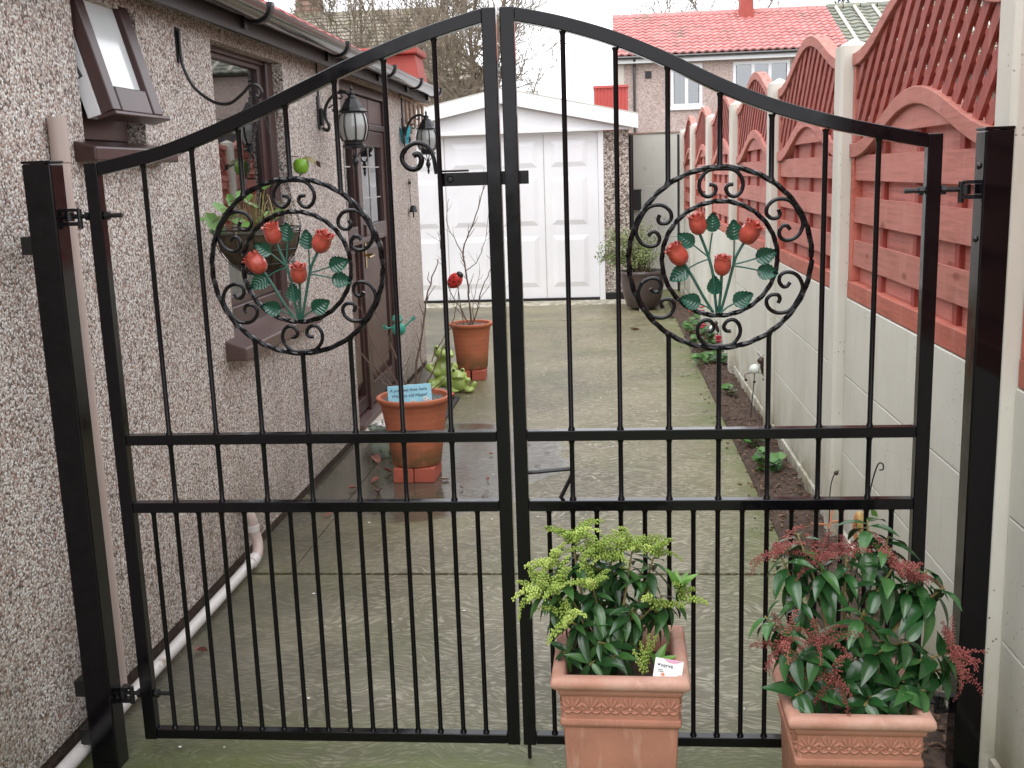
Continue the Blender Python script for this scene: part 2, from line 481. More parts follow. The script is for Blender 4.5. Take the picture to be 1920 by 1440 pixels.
M['sky_pane'] = simple('sky_white_glass', (0.72, 0.75, 0.75), 0.1, 0.03, 3, coat=0.8)  # pane coloured near-white to stand for the sky reflected in it

# ------------------------------------------------------------------ mesh helpers
class MB:
    def __init__(s):
        s.v = []
        s.f = []
    def add(s, vs, fs):
        o = len(s.v)
        s.v += [tuple(v) for v in vs]
        s.f += [tuple(i + o for i in f) for f in fs]
        return s
    def box(s, a, b):
        x0, y0, z0 = a
        x1, y1, z1 = b
        return s.add([(x0, y0, z0), (x1, y0, z0), (x1, y1, z0), (x0, y1, z0), (x0, y0, z1), (x1, y0, z1), (x1, y1, z1), (x0, y1, z1)],
                     [(0, 3, 2, 1), (4, 5, 6, 7), (0, 1, 5, 4), (1, 2, 6, 5), (2, 3, 7, 6), (3, 0, 4, 7)])
    def obox(s, c, size, R):
        c = Vector(c)
        h = Vector(size) / 2
        vs = []
        for dz in (-1, 1):
            for dx, dy in ((-1, -1), (1, -1), (1, 1), (-1, 1)):
                vs.append(c + R @ Vector((dx * h.x, dy * h.y, dz * h.z)))
        return s.add(vs, [(0, 3, 2, 1), (4, 5, 6, 7), (0, 1, 5, 4), (1, 2, 6, 5), (2, 3, 7, 6), (3, 0, 4, 7)])
    def hexa(s, lo, hi):      # two quads of 4 points joined
        return s.add(list(lo) + list(hi), [(0, 3, 2, 1), (4, 5, 6, 7), (0, 1, 5, 4), (1, 2, 6, 5), (2, 3, 7, 6), (3, 0, 4, 7)])
    def tube(s, pts, r, n=8, closed=False, twist=0.0, flat=1.0):
        pts = [Vector(p) for p in pts]
        k = len(pts)
        rs = r if isinstance(r, (list, tuple)) else [r] * k
        vs = []
        up = None
        for i, p in enumerate(pts):
            if closed:
                t = pts[(i + 1) % k] - pts[i - 1]
            else:
                t = pts[min(i + 1, k - 1)] - pts[max(i - 1, 0)]
            if t.length < 1e-9:
                t = Vector((0, 0, 1))
            t.normalize()
            if up is None:
                up = t.orthogonal().normalized()
                if abs(t.y) < 0.9:
                    q = Vector((0, 1, 0))
                    up = (q - t * q.dot(t)).normalized()
            up = (up - t * up.dot(t))
            up = up.normalized() if up.length > 1e-6 else t.orthogonal().normalized()
            sd = t.cross(up)
            for j in range(n):
                a = 2 * PI * j / n + twist * i
                vs.append(p + (up * math.cos(a) * flat + sd * math.sin(a)) * rs[i])
        fs = []
        m_ = k if closed else k - 1
        for i in range(m_):
            for j in range(n):
                a, b = i * n + j, i * n + (j + 1) % n
                c, d = ((i + 1) % k) * n + (j + 1) % n, ((i + 1) % k) * n + j
                fs.append((a, b, c, d))
        if not closed:
            fs.append(tuple(range(n - 1, -1, -1)))
            fs.append(tuple((k - 1) * n + j for j in range(n)))
        return s.add(vs, fs)
    def lathe(s, prof, n=24, c=(0, 0, 0), ph=0.0, R=None, wob=None):
        c = Vector(c)
        vs = []
        for i, (r, z) in enumerate(prof):
            for j in range(n):
                a = 2 * PI * j / n + ph
                q = Vector((r * math.cos(a), r * math.sin(a), z))
                if wob:
                    q = wob(q, a, i)
                if R:
                    q = R @ q
                vs.append(c + q)
        fs = []
        for i in range(len(prof) - 1):
            for j in range(n):
                fs.append((i * n + j, i * n + (j + 1) % n, (i + 1) * n + (j + 1) % n, (i + 1) * n + j))
        if prof[0][0] > 1e-5:
            fs.append(tuple(range(n - 1, -1, -1)))
        if prof[-1][0] > 1e-5:
            fs.append(tuple((len(prof) - 1) * n + j for j in range(n)))
        return s.add(vs, fs)
    def ball(s, c, r, nu=12, nv=8, R=None):
        if not isinstance(r, (tuple, list)):
            r = (r, r, r)
        c = Vector(c)
        vs = []
        for i in range(nv + 1):
            th = PI * i / nv
            for j in range(nu):
                a = 2 * PI * j / nu
                q = Vector((r[0] * math.sin(th) * math.cos(a), r[1] * math.sin(th) * math.sin(a), r[2] * math.cos(th)))
                vs.append(c + (R @ q if R else q))
        fs = []
        for i in range(nv):
            for j in range(nu):
                fs.append((i * nu + j, (i + 1) * nu + j, (i + 1) * nu + (j + 1) % nu, i * nu + (j + 1) % nu))
        return s.add(vs, fs)
    def band(s, top, bot, e):       # strip between two polylines, given thickness vector e
        e = Vector(e)
        k = len(top)
        vs = []
        for a, b in zip(top, bot):
            a, b = Vector(a), Vector(b)
            vs += [a, b, b + e, a + e]
        fs = [(0, 1, 2, 3), tuple(4 * (k - 1) + q for q in (3, 2, 1, 0))]
        for i in range(k - 1):
            o = 4 * i
            for q in range(4):
                fs.append((o + q, o + 4 + q, o + 4 + (q + 1) % 4, o + (q + 1) % 4))
        return s.add(vs, fs)
    def prism(s, poly, e):
        e = Vector(e)
        poly = [Vector(p) for p in poly]
        k = len(poly)
        vs = poly + [p + e for p in poly]
        fs = [tuple(range(k - 1, -1, -1)), tuple(range(k, 2 * k))]
        for i in range(k):
            fs.append((i, (i + 1) % k, k + (i + 1) % k, k + i))
        return s.add(vs, fs)

ORG = {}
def mesh(name, mb, org=(0, 0, 0), smooth=0, clean=True):
    me = bpy.data.meshes.new(name)
    ox, oy, oz = org
    me.from_pydata([(x - ox, y - oy, z - oz) for x, y, z in mb.v], [], mb.f)
    if clean:
        bm = bmesh.new()
        bm.from_mesh(me)
        bmesh.ops.remove_doubles(bm, verts=bm.verts, dist=1e-6)
        bmesh.ops.recalc_face_normals(bm, faces=bm.faces)
        bm.to_mesh(me)
        bm.free()
    if smooth:
        me.shade_smooth()
        me.set_sharp_from_angle(angle=math.radians(smooth))
    return me

def obj(name, mb, mat, parent=None, smooth=0, bevel=0.0, label=None, kind=None, clean=True):
    org = ORG.get(parent.name, (0, 0, 0)) if parent else (0, 0, 0)
    me = mesh(name, mb, org, smooth, clean)
    me.materials.append(mat)
    o = bpy.data.objects.new(name, me)
    COL.objects.link(o)
    if parent:
        o.parent = parent
        ORG[o.name] = org
    if bevel:
        bv = o.modifiers.new('bevel', 'BEVEL')
        bv.width = bevel
        bv.segments = 2
        bv.limit_method = 'ANGLE'
    if label:
        o['label'] = label
    if kind:
        o['kind'] = kind
    return o

def inst(name, me, mtx, parent):
    o = bpy.data.objects.new(name, me)
    COL.objects.link(o)
    o.parent = parent
    o.matrix_local = mtx
    return o

def tag(o, label=None, cat=None, group=None, kind=None):
    if label:
        o['label'] = label
    if cat:
        o['category'] = cat
    if group:
        o['group'] = group
    if kind:
        o['kind'] = kind
    return o

def thing(name, label, cat, loc=(0, 0, 0), group=None, kind=None):
    o = bpy.data.objects.new(name, None)
    COL.objects.link(o)
    o.location = loc
    o.empty_display_size = 0.1
    ORG[o.name] = tuple(loc)
    return tag(o, label, cat, group, kind)

def catmull(pts, n=8, closed=False):
    pts = [Vector(p) for p in pts]
    k = len(pts)
    out = []
    rng = k if closed else k - 1
    for i in range(rng):
        if closed:
            a, b, c, d = pts[i - 1], pts[i], pts[(i + 1) % k], pts[(i + 2) % k]
        else:
            a, b, c, d = pts[max(i - 1, 0)], pts[i], pts[i + 1], pts[min(i + 2, k - 1)]
        for j in range(n):
            t = j / n
            out.append(0.5 * ((2 * b) + (c - a) * t + (2 * a - 5 * b + 4 * c - d) * t * t + (3 * b - a - 3 * c + d) * t ** 3))
    if not closed:
        out.append(pts[-1])
    return out

def rot_to(d, roll=0.0):
    d = Vector(d).normalized()
    return d.to_track_quat('Z', 'Y').to_matrix() @ Matrix.Rotation(roll, 3, 'Z')

def text_mb(txt, size, origin, ux, uy, depth=0.001, shear=0.0):
    cu = bpy.data.curves.new('lettering', 'FONT')
    cu.body = txt
    cu.size = size
    cu.extrude = depth
    cu.shear = shear
    cu.resolution_u = 2
    o = bpy.data.objects.new('lettering', cu)
    COL.objects.link(o)
    dg = bpy.context.evaluated_depsgraph_get()
    me = bpy.data.meshes.new_from_object(o.evaluated_get(dg))
    ux, uy = Vector(ux).normalized(), Vector(uy).normalized()
    uz = ux.cross(uy)
    mb = MB()
    mb.add([Vector(origin) + ux * v.co.x + uy * v.co.y + uz * v.co.z for v in me.vertices], [tuple(p.vertices) for p in me.polygons])
    bpy.data.objects.remove(o)
    bpy.data.curves.remove(cu)
    bpy.data.meshes.remove(me)
    return mb

# ------------------------------------------------------------------ ground
g = MB()
g.add([(-500, -300, -0.09), (500, -300, -0.09), (500, 700, -0.09), (-500, 700, -0.09)], [(0, 1, 2, 3)])
tag(obj('ground', g, M['asphalt']), kind='structure')

drive = thing('driveway', None, None, (0, 0, 0), kind='structure')
for (x0, x1, y0, y1) in ((-1.505, 0.93, -3.0, 2.4535), (-1.505, 0.695, 2.4538, 3.917), (-1.272, 0.695, 3.935, 8.397), (-1.272, 0.70, 8.408, 11.131), (-1.272, 0.62, 11.141, 12.46)):
    mb = MB()
    j = random.uniform(-.002, .002)
    mb.box((x0, y0, -0.1), (x1, y1, 0.0 + j))
    obj('concrete_slab', mb, M['drive'], drive, bevel=0.003)
mb = MB()
mb.box((-1.505, 3.931, -0.1), (-1.2735, 8.6, 0.002))
obj('edge_strip', mb, M['drive'], drive)
mb = MB()
mb.box((-3.4, 8.61, -0.1), (-1.276, 12.46, -0.006))
obj('concrete_slab', mb, M['drive'], drive, bevel=0.004)
mb = MB()
mb.box((-1.3, -3, -0.1), (0.66, 12.45, -0.02))
obj('joint_bed', mb, M['soil'], drive)
mb = MB()
mb.box((0.63, 11.6, -0.1), (1.2, 14.3, -0.012))
obj('concrete_slab', mb, M['drive'], drive)
# the bark-covered bed along the fence
mb = MB()
nx, ny = 10, 320
vs = []
for j in range(ny + 1):
    y = 2.46 + (12.6 - 2.46) * j / ny
    for i in range(nx + 1):
        x = 0.688 + 0.012 * noise.noise(Vector((0, y * 3, 4))) * (i < 2) + (0.945 - 0.688) * i / nx
        h = 0.012 + 0.028 * noise.noise(Vector((x * 14, y * 14, 0))) + 0.018 * noise.noise(Vector((x * 40, y * 40, 3)))
        h += 0.02 * math.sin(PI * i / nx)
        if i == 0:
            h = -0.03
        vs.append((x, y, h))
mb.add(vs, [(j * (nx + 1) + i, j * (nx + 1) + i + 1, (j + 1) * (nx + 1) + i + 1, (j + 1) * (nx + 1) + i) for j in range(ny) for i in range(nx)])
tag(obj('soil_bed', mb, M['soil'], smooth=80), kind='structure')
mb = MB()
for i in range(1500):
    y = 2.6 + 9.9 * random.random() ** 1.5
    x = random.uniform(0.69, 0.935) if random.random() > .05 else random.uniform(0.62, .7)
    L, w_ = random.uniform(.008, .03), random.uniform(.004, .011)
    R = Matrix.Rotation(random.uniform(0, PI), 3, 'Z') @ Matrix.Rotation(random.uniform(-.7, .7), 3, 'X') @ Matrix.Rotation(random.uniform(-.5, .5), 3, 'Y')
    mb.obox((x, y, 0.03 + 0.012 * random.random() if x > .7 else 0.004), (L, w_, .004), R)
tag(obj('bark_chippings', mb, M['chips'], clean=False), 'brown bark chippings scattered over the narrow soil bed by the fence', None, kind='stuff')

# ------------------------------------------------------------------ bungalow on the left
XW = -1.51
house = thing('bungalow', 'pebbledashed bungalow with brown windows, black gutter and red tiled roof on the left', 'house', (XW, 0, 0))
holes = [(3.07, 3.50, 1.655, 2.075), (4.17, 5.10, 0.905, 2.075), (6.20, 7.60, 0.06, 2.11)]
Y0, Y1, ZT = -4.0, 8.66, 2.16
ys = sorted({Y0, Y1} | {h[0] for h in holes} | {h[1] for h in holes})
zs = sorted({0.035, ZT} | {h[2] for h in holes} | {h[3] for h in holes})
mb = MB()
for i in range(len(ys) - 1):
    for k in range(len(zs) - 1):
        cy, cz = (ys[i] + ys[i + 1]) / 2, (zs[k] + zs[k + 1]) / 2
        if any(h[0] < cy < h[1] and h[2] < cz < h[3] for h in holes):
            continue
        mb.add([(XW, ys[i], zs[k]), (XW, ys[i + 1], zs[k]), (XW, ys[i + 1], zs[k + 1]), (XW, ys[i], zs[k + 1])], [(0, 1, 2, 3)])
for (a, b, c, d) in holes:
    xr = XW - 0.13
    for q in ([(XW, a, c), (XW, b, c), (xr, b, c), (xr, a, c)], [(XW, a, d), (XW, b, d), (xr, b, d), (xr, a, d)],
              [(XW, a, c), (XW, a, d), (xr, a, d), (xr, a, c)], [(XW, b, c), (XW, b, d), (xr, b, d), (xr, b, c)]):
        mb.add(q, [(0, 1, 2, 3)])
mb.add([(XW, Y1, -.1), (-9, Y1, -.1), (-9, Y1, ZT), (-5.2, Y1, 4.2), (XW, Y1, ZT)], [(0, 1, 2, 3, 4)])
mb.add([(XW, Y0, -.1), (-9, Y0, -.1), (-9, Y0, ZT), (-5.2, Y0, 4.2), (XW, Y0, ZT)], [(4, 3, 2, 1, 0)])
obj('wall', mb, M['dash'], house)
obj('plinth', MB().box((XW - .1, Y0, -.1), (XW - .012, Y1 - .012, .055)), M['soil'], house)
# dark rooms behind the windows
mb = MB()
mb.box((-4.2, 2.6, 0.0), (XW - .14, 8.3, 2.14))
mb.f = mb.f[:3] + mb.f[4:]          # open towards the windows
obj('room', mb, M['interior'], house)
# eaves
mb = MB()
mb.box((XW - .05, Y0, 2.163), (-1.425, Y1 + .1, 2.185))
obj('soffit', mb, M['fascia'], house)
mb = MB()
mb.box((-1.424, Y0, 2.10), (-1.405, Y1 + .1, 2.215))
fas = obj('fascia', mb, M['fascia'], house)
# half-round gutter with brackets
def gutter_prof(y, r, c=(-1.398 + .055, 2.20), rr=0.055):
    return
gx, gz, gr = -1.453 + .11, 2.198, 0.055
mb = MB()
sec = []
for k in range(13):
    a = PI + PI * k / 12
    sec.append((gx + gr * math.cos(a), gz + gr * math.sin(a)))
for k in range(12, -1, -1):
    a = PI + PI * k / 12
    sec.append((gx + (gr - .005) * math.cos(a), gz + (gr - .005) * math.sin(a)))
mb.prism([(x, Y0, z) for x, z in sec], (0, Y1 + .06 - Y0, 0))
gut = obj('gutter', mb, M['gutter'], house, smooth=40)
for yb in (1.2, 2.7, 4.24, 5.52, 6.75, 7.72, 8.62):
    mb = MB()
    sec = []
    for k in range(13):
        a = PI + PI * k / 12
        sec.append((gx + (gr + .009) * math.cos(a), gz + (gr + .009) * math.sin(a)))
    for k in range(12, -1, -1):
        a = PI + PI * k / 12
        sec.append((gx + (gr + .001) * math.cos(a), gz + (gr + .001) * math.sin(a)))
    mb.prism([(x, yb, z) for x, z in sec], (0, 0.035, 0))
    mb.box((gx + gr - .012, yb, gz), (gx + gr + .011, yb + .035, gz + .014))
    mb.box((-1.404, yb, 2.12), (-1.39, yb + .035, 2.20))
    obj('gutter_bracket', mb, M['black_matt'], gut, smooth=40)
# roof: courses of tiles
def tile_roof(el, er, rl, rr, courses, cols, wave=0.02, step=0.02, sub=4):
    el, er, rl, rr = map(Vector, (el, er, rl, rr))
    n = (er - el).cross(rl - el).normalized()
    if n.z < 0:
        n = -n
    mb = MB()
    W_ = cols * sub
    for c in range(courses):
        rows = []
        for (v, hgt) in ((c / courses, -0.004), (c / courses, step), ((c + 1) / courses, 0.0)):
            a, b = el.lerp(rl, v), er.lerp(rr, v)
            rows.append([a.lerp(b, i / W_) + n * (hgt + wave * (0.5 + 0.5 * math.cos(2 * PI * i / sub))) for i in range(W_ + 1)])
        vs = rows[0] + rows[1] + rows[2]
        k = W_ + 1
        fs = []
        for q in range(2):
            for i in range(W_):
                fs.append((q * k + i, q * k + i + 1, (q + 1) * k + i + 1, (q + 1) * k + i))
        mb.add(vs, fs)
    return mb
roof = obj('roof', MB().prism([(-1.42, Y0, 2.21), (-5.2, Y0, 4.25), (-9, Y0, 2.21), (-9, Y0, 2.17), (-5.2, Y0, 4.21), (-1.42, Y0, 2.17)], (0, Y1 + .12 - Y0, 0)), M['old_red_tile'], house)
obj('roof_tile', tile_roof((-1.385, Y0, 2.225), (-1.385, Y1 + .14, 2.225), (-5.2, Y0, 4.275), (-5.2, Y1 + .14, 4.275), 12, 60, 0.007, 0.014), M['old_red_tile'], roof, kind='stuff', clean=False)
# the stub of red rendered chimney over the eaves
mb = MB()
mb.hexa([(-2.15, 8.12, 2.2), (-1.36, 8.12, 2.2), (-1.36, 8.5, 2.2), (-2.15, 8.5, 2.2)], [(-2.13, 8.14, 2.42), (-1.40, 8.14, 2.42), (-1.40, 8.48, 2.42), (-2.13, 8.48, 2.42)])
chm = obj('chimney', mb, M['red_render'], house, bevel=0.006)
mb = MB()
mb.box((-2.18, 8.09, 2.421), (-1.375, 8.53, 2.472))
obj('chimney_cap', mb, M['red_render'], chm, bevel=0.012)

# near window: open top-hung sash
wn = thing_part = obj('window', MB().box((XW - .115, 3.075, 1.670), (XW - .06, 3.120, 2.07)).box((XW - .115, 3.455, 1.670), (XW - .06, 3.495, 2.07)).box((XW - .115, 3.12, 1.670), (XW - .04, 3.455, 1.755)).box((XW - .115, 3.12, 2.03), (XW - .06, 3.455, 2.07)), M['pvc_brown'], house, bevel=0.004, label='small window with its sash tilted open')
# sill
obj('sill', MB().hexa([(XW - .02, 3.0, 1.604), (XW + .065, 3.0, 1.604), (XW + .065, 3.60, 1.604), (XW - .02, 3.60, 1.604)], [(XW - .02, 3.0, 1.667), (XW + .065, 3.0, 1.646), (XW + .065, 3.60, 1.646), (XW - .02, 3.60, 1.667)]), M['pvc_brown'], wn, bevel=0.006)
# sash frame: hinged at the top, bottom pushed out
a_ = math.atan2(0.105, 0.40)
def sp(u, v, w):       # u along Y, v up the sash from its bottom edge, w outwards
    base = Vector((XW + .052, 3.085, 1.736))
    up = Vector((-math.sin(a_), 0, math.cos(a_)))
    out = Vector((math.cos(a_), 0, math.sin(a_)))
    return base + Vector((0, u, 0)) + up * v + out * w
def sbox(mb, u0, u1, v0, v1, w0, w1, ins=0.0):
    lo = [sp(u0, v0, w0), sp(u1, v0, w0), sp(u1, v1, w0), sp(u0, v1, w0)]
    hi = [sp(u0 + ins, v0 + ins, w1), sp(u1 - ins, v0 + ins, w1), sp(u1 - ins, v1 - ins, w1), sp(u0 + ins, v1 - ins, w1)]
    mb.hexa(lo, hi)
SW, SH = 0.372, 0.45
mb = MB()
sbox(mb, 0, .065, 0, SH, 0, .038, .006)
sbox(mb, SW - .08, SW, 0, SH, 0, .038, .006)
sbox(mb, .066, SW - .081, 0, .085, 0, .037, .005)
sbox(mb, .066, SW - .081, SH - .07, SH, 0, .037, .005)
sbox(mb, -.012, SW + .012, -.012, .0, -.01, .05, 0)
sash = obj('sash', mb, M['pvc_brown'], wn, bevel=0.003)
mb = MB()
sbox(mb, .06, SW - .06, .08, SH - .066, .012, .018)
obj('sash_pane', mb, M['sky_pane'], wn)
mb = MB()
sbox(mb, .001, .055, .002, SH, -.045, -.001)
sbox(mb, SW - .055, SW - .001, .002, SH, -.045, -.001)
sbox(mb, .056, SW - .056, .002, .05, -.044, -.001)
obj('inner_frame', mb, M['white'], wn, bevel=0.003)
mb = MB()
mb.tube([sp(.006, .30, -.05), sp(.004, .12, -.02), Vector((XW - .07, 3.10, 1.80))], .006, 6)
mb.box((XW - .05, 3.28, 1.7555), (XW + .03, 3.32, 1.768))
obj('stay', mb, M['black_matt'], wn)

# larger window
W2 = obj('window', MB().box((XW - .115, 4.18, .915), (XW - .055, 4.25, 2.07)).box((XW - .115, 5.0, .915), (XW - .045, 5.095, 2.07)).box((XW - .115, 4.25, .915), (XW - .05, 5.0, 1.02)).box((XW - .115, 4.25, 2.052), (XW - .055, 5.0, 2.07)), M['pvc_brown'], house, bevel=0.006, label='large fixed window behind the hanging basket')
obj('sash', MB().box((XW - .1, 4.251, 1.021), (XW - .066, 4.29, 2.051)).box((XW - .1, 4.935, 1.021), (XW - .066, 4.999, 2.051)).box((XW - .1, 4.29, 1.021), (XW - .066, 4.935, 1.06)).box((XW - .1, 4.29, 2.03), (XW - .066, 4.935, 2.051)), M['pvc_brown'], W2, bevel=0.004)
obj('pane', MB().box((XW - .09, 4.285, 1.055), (XW - .084, 4.94, 2.035)), M['glass'], W2)
obj('sill', MB().hexa([(XW - .05, 4.06, .835), (XW + .085, 4.06, .835), (XW + .085, 5.22, .835), (XW - .05, 5.22, .835)], [(XW - .05, 4.06, .934), (XW + .085, 4.06, .885), (XW + .085, 5.22, .885), (XW - .05, 5.22, .934)]), M['pvc_brown_light'], W2, bevel=0.006)
mb = MB()
pts = []
for i in range(41):
    y = 4.2 + .3 * i / 40
    pts.append((XW - .22 + .02 * math.sin(i * 1.3), y))
mb.band([(x, y, 2.0) for x, y in pts], [(x, y, .98) for x, y in pts], (-.003, 0, 0))
obj('curtain', mb, M['curtain'], W2, smooth=60)

# back door with a sidelight
D = obj('door', MB().box((XW - .09, 6.205, .065), (XW - .02, 6.265, 2.105)).box((XW - .09, 7.535, .065), (XW - .02, 7.595, 2.105)).box((XW - .09, 6.265, 2.045), (XW - .02, 7.535, 2.105)).box((XW - .09, 6.265, 1.84), (XW - .025, 7.535, 1.88)).box((XW - .09, 6.64, .065), (XW - .022, 6.69, 1.84)), M['pvc_brown'], house, bevel=0.005)
def leaf_frame(y0, y1, z0, z1, w, x0, x1):
    return MB().box((x0, y0, z0), (x1, y0 + w, z1)).box((x0, y1 - w, z0), (x1, y1, z1)).box((x0, y0 + w, z0), (x1, y1 - w, z0 + w + .03)).box((x0, y0 + w, z1 - w), (x1, y1 - w, z1)).box((x0, y0 + w, 1.13), (x1 + .012, y1 - w, 1.24))
obj('door_leaf', leaf_frame(6.70, 7.53, .085, 1.835, .10, XW - .085, XW - .035), M['pvc_brown'], D, bevel=0.005)
obj('side_frame', leaf_frame(6.27, 6.635, .085, 1.835, .055, XW - .085, XW - .038), M['pvc_brown'], D, bevel=0.004)
for (y0, y1) in ((6.80, 7.43), (6.325, 6.58)):
    obj('lower_panel', MB().hexa([(XW - .07, y0, .215), (XW - .07, y1, .215), (XW - .07, y1, 1.129), (XW - .07, y0, 1.129)], [(XW - .045, y0 + .05, .27), (XW - .045, y1 - .05, .27), (XW - .045, y1 - .05, 1.08), (XW - .045, y0 + .05, 1.08)]), M['pvc_brown_light'], D)
    obj('pane', MB().box((XW - .064, y0 - .01, 1.235), (XW - .058, y1 + .01, 1.78)), M['glass'], D)
    mb = MB()
    for zz in (1.40, 1.60):
        mb.box((XW - .0575, y0, zz), (XW - .053, y1, zz + .008))
    mb.box((XW - .0575, (y0 + y1) / 2 - .004, 1.24), (XW - .0535, (y0 + y1) / 2 + .004, 1.78))
    obj('lead_bar', mb, M['curtain'], D)
obj('ledge', MB().box((XW - .02, 6.21, 1.14), (XW + .025, 7.1, 1.17)), M['pvc_brown_light'], D, bevel=.004)
for (y0, y1) in ((6.275, 6.70), (6.72, 7.10), (7.12, 7.53)):
    obj('transom_panel', MB().box((XW - .07, y0, 1.885), (XW - .04, y1, 2.04)), M['pvc_brown_light'], D, bevel=.004)
hb = MB()
hb.box((XW - .034, 6.72, .97), (XW - .022, 6.755, 1.15))
hb.tube([(XW - .022, 6.738, 1.05), (XW + .02, 6.738, 1.05), (XW + .03, 6.72, 1.05), (XW + .028, 6.60, 1.045)], [.009, .009, .009, .007], 8)
obj('handle', hb, M['gold'], D, smooth=50)
obj('threshold', MB().box((XW - .1, 6.2, .03), (XW + .03, 7.6, .064)), M['pvc_brown_light'], D, bevel=.004)
obj('doorstep', MB().box((XW, 6.0, -.02), (XW + .07, 7.65, .029)), M['sill_stone'], house, bevel=.006)

# ------------------------------------------------------------------ waste pipe and drain pipe
mb = MB()
mb.tube([(-1.485, 2.87, .0), (-1.485, 2.87, 1.60)], .0225, 16)
mb.tube([(-1.485, 2.87, 1.60), (-1.485, 2.87, 1.72)], .0255, 16)
tag(obj('waste_pipe', mb, M['beige_pipe'], smooth=40), 'beige plastic waste pipe standing against the pebbledash behind the left gate post', 'pipe')
t = thing('drain_pipe', 'dirty white drain pipe lying along the foot of the pebbledashed wall', 'pipe', (-1.43, 3, 0))
mb = MB()
mb.tube([(-1.43, .5, .046), (-1.43, 3.97, .045)], .0205, 16)
obj('pipe', mb, M['white_pipe'], t, smooth=40)
mb = MB()
mb.tube(catmull([(-1.43, 3.93, .046), (-1.43, 4.0, .05), (-1.44, 4.045, .09), (-1.455, 4.05, .14), (-1.46, 4.05, .19), (-1.485, 4.05, .225), (-1.53, 4.05, .232)], 5), .0215, 16)
obj('elbow', mb, M['beige_pipe'], t, smooth=40)
for (p0, p1) in (((-1.43, 3.92, .046), (-1.43, 3.97, .047)), ((-1.455, 4.05, .135), (-1.456, 4.05, .16)), ((-1.43, 2.2, .048), (-1.43, 2.26, .048))):
    obj('collar', MB().tube([p0, p1], .0255, 16), M['white_pipe'], t, smooth=40)

# ------------------------------------------------------------------ the gate
YF = 2.55      # front face of the gate
TH = 0.03
LT = [(-1.265, 1.586), (-1.225, 1.590), (-1.068, 1.621), (-.905, 1.678), (-.743, 1.745), (-.586, 1.811), (-.432, 1.864), (-.331, 1.892), (-.280, 1.904)]
RT = [(-.205, 1.904), (-.111, 1.885), (.021, 1.844), (.141, 1.792), (.261, 1.729), (.381, 1.677), (.512, 1.637), (.631, 1.609), (.726, 1.589), (.76, 1.585)]
def arch_z(pts, x):
    for (a, b), (c, d) in zip(pts, pts[1:]):
        if a <= x <= c:
            return b + (d - b) * (x - a) / (c - a)
    return pts[0][1] if x < pts[0][0] else pts[-1][1]

# one rose, one leaf: shared meshes
def rose_mesh():
    mb = MB()
    layers = [([(0.0, 0.0), (.010, .0015), (.0178, .010), (.0212, .022), (.0203, .034), (.0188, .042), (.0212, .0475), (.0195, .0478), (.0168, .042), (.0175, .03)], 5, 0.0, .0035),
              ([(.010, .012), (.0158, .024), (.0152, .040), (.0135, .0475), (.0150, .0515), (.0132, .0515), (.0115, .043), (.012, .03)], 4, .6, .003),
              ([(.006, .02), (.009, .036), (.0082, .050), (.0092, .054), (.0075, .0535), (.006, .045)], 3, .2, .002)]
    for prof, k, ph, amp in layers:
        zt = max(z for _, z in prof)
        def wob(q, a, i, k=k, ph=ph, amp=amp, zt=zt, prof=prof):
            w = max(0.0, (q.z - .02) / (zt - .02))
            s_ = 1 + (.10 * math.cos(k * a + ph) + .05 * math.cos((k + 2) * a)) * w
            pet = 1 + .035 * abs(math.sin(k * a / 2 + ph))
            return Vector((q.x * s_ * pet, q.y * s_ * pet, q.z + amp * w * math.sin(k * a + ph + 1)))
        mb.lathe(prof, 30, (0, 0, 0), 0, None, wob)
    me = mesh('rose_flower', mb, smooth=70)
    me.materials.append(M['rose'])
    return me
ROSE = rose_mesh()
def iron_leaf_mesh():
    mb = MB()
    nu, nv = 14, 40
    vs = []
    for j in range(nv + 1):
        t = j / nv
        w_ = .0195 * (math.sin(PI * min(1, t ** .72)) ** .8) * (1.02 - .15 * t)
        for i in range(nu + 1):
            s_ = -1 + 2 * i / nu
            saw = .0010 * math.sin(2 * PI * 7 * t) * abs(s_)
            rid = .0013 * math.sin(2 * PI * (t * 6.5 - abs(s_) * 1.4)) * min(1, 3 * t) * min(1, 4 * (1 - t))
            x = s_ * (w_ + saw)
            vs.append((x, t * .048, .004 * (1 - s_ * s_) * -1 * (1 if True else 0) + rid - .0025 * (2 * t - 1) ** 2 + .0035 * abs(s_)))
    fs = [(j * (nu + 1) + i, j * (nu + 1) + i + 1, (j + 1) * (nu + 1) + i + 1, (j + 1) * (nu + 1) + i) for j in range(nv) for i in range(nu)]
    mb.add(vs, fs)
    me = mesh('iron_leaf', mb, smooth=80)
    me.materials.append(M['rose_leaf'])
    return me
ILEAF = iron_leaf_mesh()
K = .327e-3
ROSES = [((565, 530), (535, 400)), ((455, 740), (370, 620)), ((875, 600), (945, 470)), ((720, 828), (728, 700))]
STEMS = [[(565, 530), (600, 620), (630, 705), (660, 830), (672, 960), (688, 1100)], [(455, 740), (520, 850), (590, 980), (660, 1095)], [(875, 600), (825, 690), (800, 770), (765, 910), (715, 1100)], [(720, 828), (714, 960), (700, 1100)]]
